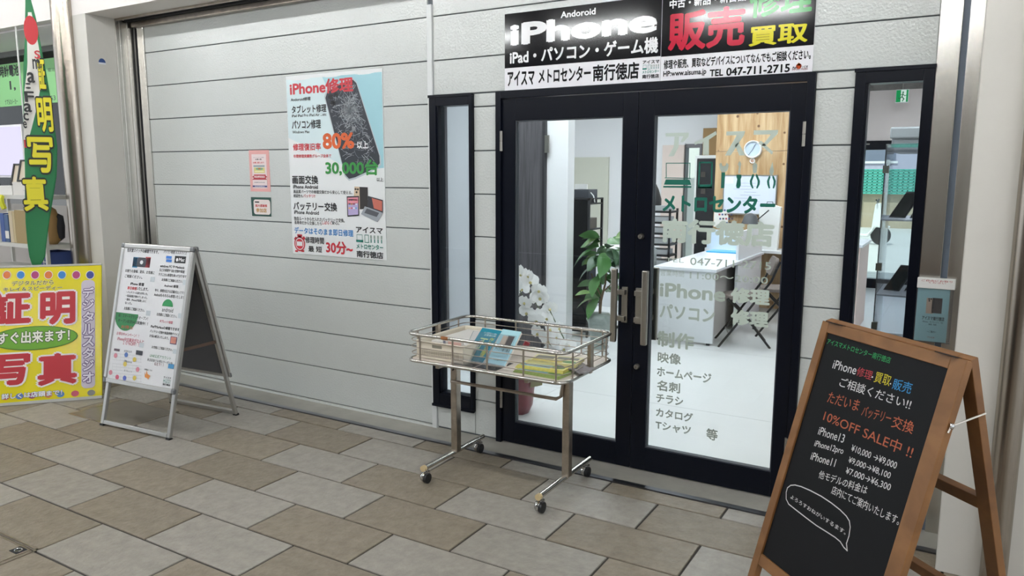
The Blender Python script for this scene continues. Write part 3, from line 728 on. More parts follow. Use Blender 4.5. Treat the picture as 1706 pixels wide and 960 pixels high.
# ================================================================== snap-frame A-board on the left
yaw = .08
ab = thing('metal_a_board', 'silver snap-frame A-board with white repair notices, left of the doors', 'sign board', (-4.29-.275*math.sin(yaw), -1.033+.275*math.cos(yaw), 0), yaw)
Ha, La = 1.136, .275; sl = math.hypot(Ha, La); ca, sa = Ha/sl, La/sl
M_alu = mat('silver_aluminium', '#bdbcb9', .3, .85); M_corner = mat('grey_corner', '#77797b', .35, .6)
M_board = mat('grey_back_board', '#55565a', .6); M_sheet = mat('white_sheet', '#e2e3e6', .3)
for s in (-1, 1):
    ux = Vector((-s, 0, 0)) if s > 0 else Vector((1, 0, 0))
    up = Vector((0, -s*sa, ca)); nn = Vector((0, s*ca, sa)); O = Vector((0, s*La, 0))
    def PP(u, v, d): return O+Vector((1, 0, 0))*u+up*v+nn*d
    def slab(mb, u0, u1, v0, v1, d0, d1): mb.obox(PP(u0, v0, d0), Vector((u1-u0, 0, 0)), up*(v1-v0), nn*(d1-d0))
    v0p, v1p, hw = .275, sl-.004, .322
    for uu in (-1, 1):
        mb = MB(); slab(mb, *(sorted((uu*.312, uu*.285))), .012, sl-.02, -.022, -.001); mb.build('leg', M_alu, ab, bevel=.003)
        mb = MB(); slab(mb, *(sorted((uu*.314, uu*.283))), 0, .012, -.024, .001); mb.build('foot', M_dark, ab)
    mb = MB(); slab(mb, -.285, .285, .012, .038, -.022, -.001); mb.build('bottom_rail', M_alu, ab, bevel=.003)
    mb = MB(); slab(mb, -hw+.02, hw-.02, v0p+.02, v1p-.02, 0, .008); bo = mb.build('panel', M_board, ab)
    if s < 0:
        mb = MB(); slab(mb, -hw+.026, hw-.026, v0p+.026, v1p-.026, .008, .010); mb.build('poster_sheet', M_sheet, ab)
    for (a0, a1, b0, b1) in ((-hw, hw, v0p, v0p+.03), (-hw, hw, v1p-.03, v1p), (-hw, -hw+.03, v0p+.03, v1p-.03), (hw-.03, hw, v0p+.03, v1p-.03)):
        mb = MB(); slab(mb, a0, a1, b0, b1, .0, .017); mb.build('snap_rail', M_alu, ab, bevel=.005)
    for uu in (-1, 1):
        for (vb, vt) in ((v0p-.002, v0p+.032), (v1p-.032, v1p+.002)):
            mb = MB(); slab(mb, *sorted((uu*(hw+.002), uu*(hw-.032))), vb, vt, .001, .0195); mb.build('corner_cap', M_corner, ab, bevel=.008)
MB().tube([(-.27, 0, Ha-.012), (.27, 0, Ha-.012)], .012, 8).build('hinge_bar', M_alu, ab, smooth=True)
for uu in (-1, 1): MB().bar((uu*.30, -.155, .52), (uu*.30, .155, .52), .004, .02).build('stay', mat('dull_stay', '#6d5a50', .4, .6), ab)
MA = MW[ab.name]; R3 = MA.to_3x3()
fr = Frame(MA @ Vector((0, -La, 0))+R3 @ Vector((0, -ca, sa))*.0102, R3 @ Vector((1, 0, 0)), R3 @ Vector((0, sa, ca)))
p = Print(fr, ab, (160, 390, 2.666))
p.t('任天堂スイッチの修理できます。', 138, 278, 63, 79, INK, .02)
p.rct(167, 102, 238, 150, '#22242a'); p.rct(167, 102, 183, 150, '#2a8fc0'); p.rct(222, 102, 238, 150, '#c8404a'); p.lift(); p.rct(185, 107, 220, 146, '#3a3d46'); p.lift(); p.ell(203, 126, 7, 9, '#e6e6ea')
p.t('お困りの皆様、是非、お気軽に', 130, 260, 155, 169, INK, .015); p.t('ご相談ください。', 128, 205, 179, 193, INK, .015)
p.t('パソコン修理 カスタマイズ', 300, 403, 72, 86, INK, .01)
for a_, b_ in ((313, 97), (325, 98), (313, 112), (325, 113)): p.rct(a_, b_, a_+11, b_+13, '#3a7bd0')
p.rct(352, 97, 397, 131, '#17171b'); p.lift(); p.ell(361, 115, 5, 8, '#e8e8ea'); p.t('Mac', 368, 393, 106, 122, '#e8e8ea', .02)
p.t('windows PC や Macbook', 285, 393, 134, 148, INK, .02); p.t('などの修理や SSD 交換や高速', 282, 393, 152, 166, INK, .015); p.t('テクニカル修理を承っております。', 278, 405, 172, 186, INK, .015); p.t('お気軽にご相談ください。', 292, 385, 196, 209, INK, .015)
p.t('iPhone 修理', 153, 213, 212, 227, INK, .025); p.t('即日修理', 140, 180, 232, 246, '#c8323c', .025); p.t('いたします。', 181, 232, 234, 249, INK, .02)
for i, s_ in enumerate(('・バッテリーの減りが早い方。', '・液晶画面が割れてしまった。', '・最新、iPhoneが起動しなく', 'なった。')): p.t(s_, 135-i*2, (230, 228, 222, 160)[i], 252+i*16, 263+i*16, INK, .015)
p.t('お気軽にご相談ください。', 125, 215, 322, 336, INK, .015)
p.t('Android 修理', 303, 365, 222, 235, INK, .02); p.t('中々、修理対応する店舗がないですが', 262, 397, 242, 256, INK, .015); p.t('Androidももちろん修理いたします', 258, 393, 261, 276, INK, .015)
a = p.uv(318, 322); rr_ = p.uv(342, 322)[0]-a[0]; p.poly([(a[0]+rr_*math.cos(t_), a[1]+rr_*.95*math.sin(t_)) for t_ in [math.pi*k/16 for k in range(17)]], '#2f9a5a', True)
p.t('android', 293, 342, 326, 344, '#3a3a40', -.003); p.t('お気軽にご相談ください。', 270, 360, 349, 363, INK, .015)
a = p.uv(137, 352); b = p.uv(178, 437); rx = b[0]-a[0]; ry = a[1]-b[1]
p.poly([(a[0]-rx, a[1])]+[(a[0]+rx*math.cos(math.pi+math.pi*k/16), a[1]+ry*math.sin(math.pi+math.pi*k/16)) for k in range(1, 16)]+[(a[0]+rx, a[1])], '#2f7d4a', True); p.lift()
p.t('祝！スマートグランドオープン！', 100, 230, 353, 368, INK, .015); p.t('オープン記念SALE実施中！！', 98, 230, 375, 390, INK, .015); p.t('お得な', 112, 165, 403, 418, '#c0392e', .0)
p.t('お得なキャンペーン！！', 92, 190, 432, 448, '#c0506a', .01); p.t('iPhone中古端末がなんと', 95, 212, 454, 472, '#c0506a', .01); p.t('１０％OFF！！', 120, 190, 474, 490, '#c0506a', .01)
p.t('タブレット修理', 283, 340, 380, 393, '#c0405a', .02); p.t('iPadやSurfaceの修理できます', 243, 370, 402, 416, INK, .02); p.t('バッテリー交換や液晶修理デバイス', 240, 370, 424, 437, INK, .015); p.t('お悩み解決いたします。', 238, 323, 445, 458, INK, .015)
p.rct(333, 454, 357, 492, '#5a4a70'); p.lift(); p.rct(335, 457, 355, 488, '#d08a7a'); p.t('お気軽にご相談ください。', 248, 340, 495, 508, INK, .015)
for xx, yy in ((252, 190), (396, 203), (233, 340), (375, 352), (203, 482), (352, 510)): p.rct(xx-8, yy, xx+8, yy+24, '#c9d2d8')
for k, (yy) in enumerate((540, 585, 627)):
    p.t(('修理料金表', 'iPhone', 'タブレット')[k], 125, 160, yy-26, yy-16, '#44464c', .0)
    for r_ in range(3): p.line([(75, yy-10+r_*14), (203, yy+2+r_*14)], .0008, '#8a8c92')
    for c_ in range(8): p.line([(75+c_*18, yy-10+c_*1.7), (74+c_*18, yy+18+c_*1.7)], .0006, '#a0a2a8')
p.rct(82, 508, 105, 522, '#5a4a55'); p.rct(180, 516, 206, 540, '#3a3d46')
for xx, yy, h_ in ((88, 540, '#d58a98'), (135, 537, '#5a7cc0'), (172, 558, '#dcc65a'), (130, 578, '#dcc65a'), (186, 602, '#d58a98'), (66, 615, '#d58a98'), (95, 636, '#d0607a'), (128, 640, '#5a6cc0'), (172, 640, '#dcc65a')): p.ell(xx, yy, 8, 11, h_)
p.lift()
p.t('LINE公式アカウント', 240, 333, 532, 546, '#2f8a55', .0); p.t('来店前後でお得なクーポンを', 228, 340, 551, 564, INK, .0); p.t('ＧＥＴ！！', 260, 300, 571, 583, '#7a2a3a', .02)
p.poly([(217, 612), (222, 626), (226, 606), (230, 622), (242, 630), (232, 648), (230, 642), (218, 636)], '#e0924a'); p.rct(323, 576, 345, 600, '#4a90c0'); p.t('詳細はこちら', 216, 250, 597, 605, INK, .01)
logo_block(p, 302, 336, 632, 672)
p.done()

# ================================================================== wooden blackboard A-frame on the right
A0 = Vector((-.3944, -.9301, 1.08)); B0 = Vector((.0376, -1.3355, 1.08)); tt = (B0-A0).normalized(); nf = Vector((tt.y, -tt.x, 0))
LN = .272; dn = Vector((nf.x*LN, nf.y*LN, -1)).normalized(); nnb = tt.cross(-dn)
LL = 1.08/abs(dn.z)
bb = thing('blackboard_a_board', 'wooden A-frame blackboard with chalk price list, in front of the right window', 'blackboard', ((A0.x+B0.x)/2, (A0.y+B0.y)/2, 0))
M_oak = woodmat('brown_stained_wood', '#8b6036', '#754e28', 5, (1.5, 1.5, 1.5), .42)
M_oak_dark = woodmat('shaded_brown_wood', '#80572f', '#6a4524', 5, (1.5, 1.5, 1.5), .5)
BWd = .592; ST = .053; TH = .024
def BP(u, v, d=0.): return A0+tt*u+dn*v+nnb*d
def bslab(u0, u1, v0, v1, d0, d1, name, m, bevel=.002):
    mb = MB(); mb.obox(BP(u0, v0, d0), tt*(u1-u0), dn*(v1-v0), nnb*(d1-d0)); return mb.build(name, m, bb, world=True, bevel=bevel)
bslab(0, .034, 0, LL-.003, -TH, 0, 'stile', M_oak); bslab(BWd-ST, BWd, 0, LL-.003, -TH, 0, 'stile', M_oak)
bslab(.034, BWd-ST, 0, .036, -TH, -.0005, 'rail', M_oak); bslab(.034, BWd-ST, .842, .882, -TH, -.0005, 'rail', M_oak)
M_chalk = mat('blackboard_face', '#101114', .5, spec=.18, noise=(5, .12))
bslab(.032, BWd-ST+.002, .034, .845, -.016, -.008, 'board', M_chalk, 0)
dr = Vector((-nf.x*LN, -nf.y*LN, -1)).normalized(); nr = tt.cross(dr)      # rear frame leans the other way
RO = A0-nf*.012
def rslab(u0, u1, v0, v1, d0, d1, name):
    mb = MB(); mb.obox(RO+tt*u0+dr*v0+nr*d0, tt*(u1-u0), dr*(v1-v0), nr*(d1-d0)); return mb.build(name, M_oak_dark, bb, world=True, bevel=.002)
sgn = 1 if nr.dot(-nf) > 0 else -1
e0, e1 = sorted((0., sgn*.026))
rslab(.0, .045, .0, LL-.005, e0, e1, 'rear_leg'); rslab(BWd-.045, BWd, .0, LL-.005, e0, e1, 'rear_leg')
rslab(.045, BWd-.045, .0, .04, e0, e1, 'rear_rail'); rslab(.045, BWd-.045, .44, .48, e0, e1, 'rear_rail'); rslab(.045, BWd-.045, .83, .87, e0, e1, 'rear_rail')
for u in (.03, BWd-.10): bslab(u, u+.07, -.002, .0005, -TH, 0.012, 'hinge', M_blackgap, 0)
q0 = BP(BWd-.006, .185, .0); q1 = RO+tt*(BWd-.006)+dr*.165+nr*(sgn*.02)
hk = MB().tube([BP(BWd+.004, .185, -.01), q1+tt*.012], .0028, 6).tube([BP(BWd+.004, .185, -.01), BP(BWd+.004, .205, -.006)], .0026, 6)
hk.build('hook', mat('white_hook', '#d9d4cc', .35, .6), bb, world=True, smooth=True)
MB().lathe([(.0, .012), (.008, .008), (.009, 0)], tuple(BP(BWd+.002, .185, -.008)), 10, axis='x').build('hook_eye', M_chrome, bb, world=True, smooth=True)
fr = Frame(A0+nnb*-.008, tt, -dn)
p = Print(fr, bb, (1360, 520, 4.93), base=.0005)
CW, CO, CGn, CR, CY, CB = '#d8d8d8', '#b26044', '#2f9a5a', '#b04048', '#c8bc30', '#3a8fc8'
def ch(body, x0, x1, yt, yb, yr, h=CW, w=.004): p.t(body, x0, x1, yt, yb, h, w, yr=yr)
ch('アイスマメトロセンター南行徳店', 84, 603, 212, 262, 425, h=CGn)
ch('iPhone', 130, 320, 385, 462, 516); ch('修理', 325, 448, 440, 520, 562, h=CR); ch('・', 452, 466, 525, 540, 543, w=.03); ch('買取', 470, 598, 482, 575, 612, h=CY); ch('・', 602, 614, 582, 594, 597, w=.03); ch('販売', 618, 770, 535, 632, 676, h=CB)
ch('ご相談ください!!', 185, 765, 525, 610, 806)
p.crop = (1240, 520, 2.1824)
ch('ただいま', 300, 412, 285, 328, 362, h=CO); ch('バッテリー', 424, 528, 336, 378, 408, h=CO); ch('交換', 533, 610, 370, 418, 445, h=CO)
ch('10%OFF SALE中 !!', 285, 606, 350, 395, 535, h=CO)
ch('iPhone13', 267, 360, 412, 445, 477); ch('¥10,000 →¥9,000', 386, 550, 478, 508, 575)
ch('iPhone12pro', 252, 356, 462, 494, 524); ch('¥9,000→¥8,100', 376, 528, 522, 550, 610)
ch('iPhone11', 240, 328, 505, 536, 564); ch('¥7.000→¥6,300', 366, 528, 560, 590, 654)
ch('他モデルの料金は', 268, 443, 570, 603, 664); ch('店内にてご案内いたします。', 315, 560, 625, 660, 777)
p.crop = (1260, 760, 4.8)
ch('よろろすおねがいするます。', 272, 712, 300, 338, 632)
bub = [(240, 290), (250, 255), (275, 235), (310, 232), (360, 245), (430, 275), (520, 322), (600, 375), (670, 430), (720, 480), (745, 520), (752, 570), (742, 640), (722, 700), (728, 758), (700, 730), (672, 685), (630, 650), (560, 605), (480, 555), (400, 495), (310, 425), (260, 385), (240, 345)]
p.line(bub, .0035, CW, closed=True)
p.done(lambda h: mat('chalk_'+h.lstrip('#'), h, .8))

# ================================================================== leaflet holder on the right jamb
LH = Frame((0, -.045, 0), XW, ZW)
q = [LH.loc(*k) for k in ((1529, 462), (1593, 466), (1522, 568), (1580, 574))]
lx0, lx1, lz0, lz1 = q[0][0]+.0, q[1][0], q[2][1], q[0][1]
lh = thing('leaflet_holder', 'clear wall holder of pale blue leaflets beside the right window', 'leaflet holder', ((lx0+lx1)/2, -.03, lz0))
box('header', M_white, lh, lx0, lx1, -.05, -.022, lz1-.045, lz1, world=True, bevel=.003)
mb = MB().box(lx0, lx1-.004, -.044, -.042, lz0, lz1-.045).box(lx0, lx0+.002, -.044, -.022, lz0, lz1).box(lx1-.006, lx1-.004, -.044, -.022, lz0, lz1).box(lx0, lx1-.004, -.044, -.022, lz0, lz0+.003)
mb.build('acrylic_front', M_acryl, lh, world=True)
box('leaflet', mat('pale_blue_leaflet', '#9fcbd0', .5), lh, lx0+.004, lx1-.018, -.040, -.024, lz0+.004, lz1-.044, world=True)
p = Print(Frame((0, -.0405, 0), XW, ZW), lh, (1500, 440, 6), base=.0003)
p.rct(265, 338, 325, 498, '#c3ad98'); p.rct(322, 338, 410, 498, '#3a3230'); p.lift()
for c_ in ((288, 350), (308, 350), (290, 368)): p.ell(*c_, 8, 8, '#221e1c')
p.t('アイスマ南行徳店', 215, 437, 515, 555, '#1d2a30', .02); p.t('iPhone、タブレット、PC', 222, 425, 562, 582, '#2c4048', .01); p.t('修理・販売', 280, 360, 594, 610, '#2c4048', .01)
p.t('～ご案内～', 262, 360, 662, 684, '#2c4048', .01); p.t('アンピオ', 268, 340, 722, 738, '#9a2a28', .02); p.done()
p = Print(Frame((0, -.05, 0), XW, ZW), lh, (1500, 440, 6), base=.0003)
p.t('ご自由にお取り', 212, 520, 150, 170, '#b0303a', .01); p.t('ください', 282, 455, 177, 192, '#b0303a', .01); p.done()
# ================================================================== steel display cart
ct = thing('display_cart', 'stainless steel wire basket cart on casters in front of the doors', 'cart', (-1.945, -.46, 0))
XL, XR, YF, YB = -2.395, -1.495, -.725, -.165
ZB, ZT = .640, .778
def loop(z, r=.06, inset=0.): return [(a, b, z) for a, b in rrect(XL+inset, XR-inset, YF+inset, YB-inset, r, 6)]
MB().tube(loop(ZT), .0085, 8, closed=True).build('top_rim', M_steel, ct, world=True, smooth=True)
MB().tube(loop(ZB), .0085, 8, closed=True).build('bottom_rim', M_steel, ct, world=True, smooth=True)
for k in range(3): MB().tube(loop(ZB+.036+.034*k, inset=.004), .0022, 6, closed=True).build('wire', M_steel_worn, ct, world=True, smooth=True)
ups = [(XL+.09, YF), (XL+.29, YF), (XL+.49, YF), (XL+.69, YF), (XR-.04, YF), (XL+.12, YB), (XL+.32, YB), (XL+.52, YB), (XL+.72, YB), (XR-.06, YB), (XL, YF+.10), (XL, YB-.09), (XR, YF+.09), (XR, YB-.09), (XR, (YF+YB)/2+.03)]
for x, y in ups: MB().tube([(x, y, ZB), (x, y, ZT)], .0045, 6).build('upright', M_steel_worn, ct, world=True, smooth=True)
for x in (XL, XR): MB().box(x-.009, x+.009, -.46, -.435, ZB-.01, ZT).build('upright', M_steel_worn, ct, world=True)
MB().prism(rrect(XL+.006, XR-.006, YF+.006, YB-.006, .055, 6), (0, 0, ZB-.002), XW, (0, 1, 0), ZW, .005).build('tray', mat('cream_tray_board', '#e0d6cc', .5), ct, world=True)
for x in (-2.20, -1.69): MB().box(x-.01, x+.01, YF, YB, ZB-.022, ZB-.008).build('support_bar', M_steel_worn, ct, world=True)
LX = ((-2.285, -.445), (-1.612, -.445))
for x, y in LX:
    MB().box(x-.019, x+.019, y-.022, y+.022, .080, ZB-.01).build('post', M_steel_worn, ct, world=True, bevel=.004)
    MB().tube([(x, y-.285, .083), (x, y+.27, .083)], .014, 12).build('foot_bar', M_steel, ct, world=True, smooth=True)
    MB().lathe([(.0, 0), (.016, 0), (.016, .02)], (x, y-.282, .083), 12, axis='y').build('end_plug', mat('cream_plug', '#c9b48a', .5), ct, world=True, smooth=True)
    MB().lathe([(0, .006), (.012, .004), (.013, 0)], (x, y-.022, ZB-.05), 10, axis='y').build('bolt', M_hinge, ct, world=True, smooth=True)
    for yy in (y-.265, y+.235):
        cs = MB().tube([(x, yy, .075), (x, yy, .058)], .009, 8).lathe([(.0, .066), (.016, .060), (.017, .046), (.011, .040)], (x, yy, 0), 12)
        cs.lathe([(0, -.014), (.02, -.014), (.026, -.006), (.026, .008), (.02, .014), (0, .014)], (x-.008, yy-.012, .032), 14, axis='x')
        c_ = cs.build('caster', M_chrome, ct, world=True, smooth=True)
        MB().lathe([(0, -.009), (.0265, -.009), (.0265, .009), (0, .009)], (x+.010, yy-.012, .0275), 16, axis='x').build('wheel', M_dark, c_, world=True, smooth=True)
MB().tube([(-2.285, -.487, .485), (-1.655, -.487, .485), (-1.632, -.482, .50), (-1.618, -.472, .62)], .009, 8).build('cross_rod', M_steel_worn, ct, world=True, smooth=True)
MB().tube([(-2.297, -.475, .62), (-2.275, -.472, .56), (-2.285, -.472, .54)], .004, 6).build('latch', M_dark, ct, world=True, smooth=True)
MB().tube([(-2.17, YF, ZT), (-2.13, YF, ZT)], .0095, 8).build('rust_patch', mat('rust', '#96613a', .8), ct, world=True, smooth=True, label='patch of brown rust on the rim')
zt_ = ZB+.0035
# white plastic basket with papers
pb = thing('plastic_basket', 'cream perforated plastic basket at the left end of the cart', 'basket', (-2.225, -.45, zt_))
M_cream = mat('cream_plastic', '#e4dccb', .4)
w_, d_, h_ = .145, .22, .088
bs = MB()
for (a, b, c, d) in ((-w_, w_, -d_, -d_+.004), (-w_, w_, d_-.004, d_), (-w_, -w_+.004, -d_, d_), (w_-.004, w_, -d_, d_)): bs.box(a, b, c, d, 0, h_)
bs.box(-w_, w_, -d_, d_, 0, .004); bs.build('tub', M_cream, pb, bevel=.002)
MB().tube([(a, b, h_) for a, b in rrect(-w_-.003, w_+.003, -d_-.003, d_+.003, .02, 4)], .005, 6, closed=True).build('rim', M_cream, pb, smooth=True)
hol = MB()
for i in range(22):
    for j in range(4): hol.box(-.12+i*.011, -.115+i*.011, -d_-.0006, -d_, .02+j*.009, .025+j*.009)
hol.build('perforation', mat('basket_hole', '#a59c88', .8), pb)['kind'] = 'stuff'
MB().box(-.045, .015, -d_-.0012, -d_, .062, .078).build('handle_slot', mat('slot_grey', '#8a8678', .7), pb)
bg_ = thing('paper_bundle', 'stack of white papers lying inside the cream plastic basket', 'papers', (-2.225, -.43, zt_+.006))
for k in range(6): MB().box(-.12+.004*(k % 3), .12, -.17+.003*k, .18, k*.012, k*.012+.011).build('sheet_stack', mat('paper_white', '#e6e3de', .6), bg_)
nt_ = thing('paper_note', 'small white card with pink print standing in the plastic basket', 'card', (-2.16, -.655, zt_+.06))
MB().box(-.055, .075, -.002, 0, 0, .055).build('card', mat('paper_white', '#e6e3de', .6), nt_)
p = Print(Frame((-2.16, -.657, zt_+.06), XW, ZW), nt_); p.rect(-.05, -.035, .01, .045, '#8a8c9a'); p.rect(-.02, .06, .012, .045, '#e8c4ba'); p.done()
# leaning booklets in acrylic stands
def booklet(name, label, x, y, w, h, t, lean, rz, cols):
    b = thing(name, label, 'booklet', (x, y, zt_+.004), rz)
    up = Vector((0, math.sin(lean), math.cos(lean))); nb = Vector((0, -math.cos(lean), math.sin(lean)))
    mb = MB(); mb.obox((-w/2, 0, 0), (w, 0, 0), up*h, -nb*t); mb.build('pages', mat('paper_white', '#e6e3de', .6), b)
    mb = MB(); mb.obox(Vector((-w/2-.002, 0, 0)), (w+.004, 0, 0), up*(h+.002), nb*.0015); mb.build('cover', mat(cols, cols, .35), b)
    m4 = MW[b.name]; r = m4.to_3x3()
    fr = Frame(m4 @ (nb*.0015), r @ Vector((1, 0, 0)), r @ up)
    return b, fr, w, h
b1, fr, w, h = booklet('teal_booklet', 'teal booklet with yellow lettering leaning in a clear stand on the cart', -2.07, -.60, .125, .205, .028, .85, -.12, '#117f95')
p = Print(fr, b1, base=.0004)
p.tl('法人経営者のための', -.035, .05, h-.03, h-.02, '#d8e8ea', .01); p.tl('お客様の声', -.025, .05, h-.045, h-.033, '#d8e8ea', .01)
for i, c_ in enumerate('作業公園'): p.tl(c_, .022, .048, h-.075-i*.028, h-.05-i*.028, '#c9cf5a', .02)
p.tl('丁', -.035, .015, h-.13, h-.06, '#c9e0a0', .01); p.tl('法', .022, .048, .03, .05, '#d8d040', .02); p.poly([(-w/2, h*.42), (-w/2, h*.5), (-.01, h*.64), (-.03, h*.5)], '#c4cc3c', True); p.rect(-w/2, w/2, 0, .03, '#0d6b80'); p.done()
b2, fr, w, h = booklet('pale_blue_leaflet_stack', 'pale blue leaflets with a phone picture leaning in a clear stand on the cart', -1.935, -.60, .112, .20, .014, .75, -.10, '#a5d3dc')
p = Print(fr, b2, base=.0004)
p.rect(-.035, .0, h-.09, h-.035, '#c9b6a2'); p.rect(-.005, .035, h-.09, h-.032, '#3a302e'); p.tl('アイスマ南行徳店', -.048, .045, h-.125, h-.105, '#1d2a30', .02); p.tl('iPhone、タブレット、PC', -.045, .045, h-.14, h-.132, '#2c4048', .0); p.tl('～ご案内～', -.03, .03, h-.18, h-.168, '#2c4048', .0); p.done()
for nm, x, y, w, lb in (('booklet_stand', -2.07, -.625, .13, 'clear acrylic stand holding the teal booklet'), ('booklet_stand', -1.935, -.625, .118, 'clear acrylic stand holding the pale blue leaflets')):
    s_ = thing(nm, lb, 'stand', (x, y, zt_))
    MB().box(-w/2, w/2, -.07, .10, 0, .003).build('base', M_acryl, s_); MB().box(-w/2, w/2, -.07, -.067, .003, .035).build('front_lip', M_acryl, s_)
    mb = MB(); mb.obox((-w/2, .0, .003), (w, 0, 0), (0, .13, .13), (0, .002, -.002)); mb.build('back_rest', M_acryl, s_)
# folded news sheets
nw = 0
for x, y, z, rz, cs, lb in ((-1.665, -.60, 0, -.06, ('#9fb56a', '#d9cf6a', '#7fb0c0'), 'green and yellow printed leaflet under the pile on the cart'), (-1.675, -.565, .016, .05, ('#d8cf74', '#c87a4a', '#8fb6c0'), 'yellow printed pamphlet with orange bands on the cart pile'), (-1.655, -.50, .03, .16, ('#d9d29a', '#77746a', '#c8b860'), 'cream folded newsletter at the back of the cart pile')):
    t = thing('pamphlet', lb, 'pamphlet', (x, y, zt_+z), rz)
    for k in range(3): MB().box(-.125+.004*k, .125, -.075+.003*k, .075, k*.005, k*.005+.0046).build('leaf_sheet', mat('pamphlet_%d' % nw, cs[0], .4), t)
    m4 = MW[t.name]; r = m4.to_3x3(); p = Print(Frame(m4 @ Vector((0, 0, .0147)), r @ Vector((1, 0, 0)), r @ Vector((0, 1, 0))), t, base=.0004)
    p.rect(-.105, -.01, .0, .055, cs[1]); p.rect(.0, .11, .01, .055, cs[1]); p.rect(-.105, .05, -.06, -.01, cs[2]); p.ell(.08, -.03, .035, .022, '#5a8a4a', local=True); p.done(); nw += 1
t = thing('plastic_pouch', 'crumpled grey clear pouch beside the pamphlet pile on the cart', 'pouch', (-1.555, -.52, zt_))
mb = MB(); rr2 = random.Random(5)
for i in range(7):
    for j in range(5): mb.v.append(Vector((-.09+.03*i, -.05+.03*j, .012+.03*rr2.random()*(1 if 0 < i < 6 else .3))))
for i in range(6):
    for j in range(4): mb.f.append([i*5+j, (i+1)*5+j, (i+1)*5+j+1, i*5+j+1]); mb.mi.append(0)
o = mb.build('film', mat('grey_film', '#8e8a8c', .3), t); so = o.modifiers.new('thick', 'SOLIDIFY'); so.thickness = .006

# ================================================================== yellow photo-studio board
th, lean = math.radians(48.5), math.radians(20)
BR = onz(170, 659, .02); eL = Vector((-math.cos(th), -math.sin(th), 0)); n0 = Vector((math.sin(th), -math.cos(th), 0))
upv = Vector((0, 0, math.cos(lean)))-n0*math.sin(lean); nb = upv.cross(eL).normalized()
if nb.dot(n0) < 0: nb = -nb
Hs, Ws = .95, .78
ys = thing('photo_studio_board', 'yellow board with red characters leaning at the left edge', 'sign board', tuple((BR+eL*Ws/2)*1.0))
mb = MB(); mb.obox(BR-nb*.02, eL*Ws, upv*Hs, nb*.02); mb.build('board', mat('bright_yellow_board', '#e6d81e', .22), ys, world=True, bevel=.003)
for off, hh_ in ((-.02, .02), (Hs, .014)):
    mb = MB(); mb.obox(BR+upv*off-nb*.026, eL*Ws, upv*hh_, nb*.03); mb.build('edge_strip', mat('clear_edge', '#b9b8b0', .3), ys, world=True)
for k_ in (.16, .58):
    mb = MB(); mb.obox(BR+eL*k_-nb*.03+upv*(Hs*.96), eL*.03, Vector((0, 0, -Hs*.96*math.cos(lean)-.02)), -nb*.02); mb.build('rear_prop', M_steel_worn, ys, world=True)
fr = Frame(BR, -eL, upv)
if fr.un.dot(nb) < 0: print('yellow frame flipped')
p = Print(fr, ys, (0, 330, 2.595))
WHT = '#ece6e0'
for x, c_ in ((-28, '#7a3a78'), (30, '#d8722a'), (90, '#2a7cc0'), (152, '#a8306a'), (210, '#d8722a'), (268, '#2a7cc0'), (330, '#a8306a'), (390, '#2c3e8c')): p.ell(x, 333, 19, 19, WHT); p.lift(); p.ell(x, 333, 16, 16, c_)
for x, c_ in ((25, '#d85a4a'), (85, '#5a7cc0'), (140, '#a8506a'), (210, '#d88a4a'), (262, '#5a8cc0'), (325, '#c85a6a'), (395, '#8a8a80')): p.ell(x, 862-x*.05, 17, 13, c_)
q0, q1 = p.uv(352, 356), p.uv(412, 820); p.poly(rrect(q0[0], q1[0], q1[1], q0[1], .03), '#d6ccd8', True); p.lift()
p.t('デジタルだから', 52, 232, 360, 381, '#4a3a10', .02, ol=('#f4ee9a', .06)); p.t('キレイ＆スピーディー', 15, 270, 387, 406, '#4a3a10', .02, ol=('#f4ee9a', .06))
p.t('証', -50, 135, 408, 555, '#b52430', .045, ol=(WHT, .05)); p.t('明', 172, 328, 408, 552, '#b52430', .045, ol=(WHT, .05))
u_, v_ = p.uv(150, 606); p.ell(u_, v_, p.uv(338, 606)[0]-u_, .085, '#3a6a20', local=True); p.lift(); p.ell(u_, v_, p.uv(333, 606)[0]-u_, .08, '#6aa32c', local=True); p.lift()
p.t('すぐ出来ます！', -10, 303, 583, 636, '#f2f2e6', .03, ol=('#1f3a14', .05))
p.t('写', -50, 132, 682, 818, '#b52430', .045, ol=(WHT, .05)); p.t('真', 162, 335, 676, 815, '#b52430', .045, ol=(WHT, .05))
p.t('詳しくは店頭まで！', 8, 270, 848, 872, '#f0ecec', .03, ol=('#4a5a7a', .05))
for i, c_ in enumerate('デジタルスタジオ'):
    y_ = 388+i*52.5; p.t(c_, 358-0*i, 408-0*i, y_, y_+46, '#efe9f2', .03, ol=('#4a2a6a', .05))
p.done()

# ================================================================== green feather flag
FO = Vector((-5.78, -.62, 0)); fn = Vector((.80, -.60, 0)).normalized(); fu = Vector((.60, .80, 0)).normalized()
fr = Frame(FO, fu, ZW)
if fr.un.dot(fn) < 0: fr.un = -fr.un
fl = thing('feather_flag', 'green twisted banner flag with yellow characters at the left edge', 'flag', (FO.x, FO.y, 0))
rowsF = [(-6, 42, 50), (30, 41, 60), (70, 40, 67), (110, 38, 75), (150, 38, 82), (190, 39, 88), (220, 40, 92), (245, 41, 95), (290, 42, 94), (330, 42, 88), (370, 43, 82), (405, 46, 78), (430, 50, 76), (446, 56, 66)]
RF = [(fr.loc(a, y), fr.loc(b, y)) for y, a, b in rowsF]
def fsurf(s, v):
    """s across 0..1, v = height; a softly folded sheet"""
    for (L0, R0), (L1, R1) in zip(RF[:-1], RF[1:]):
        if L1[1] <= v <= L0[1] or (L1, R1) == RF[-1]:
            k = min(1.2, max(-.3, (L0[1]-v)/(L0[1]-L1[1]))); l = L0[0]+(L1[0]-L0[0])*k; r = R0[0]+(R1[0]-R0[0])*k; return l+(r-l)*s
    return RF[0][0][0]
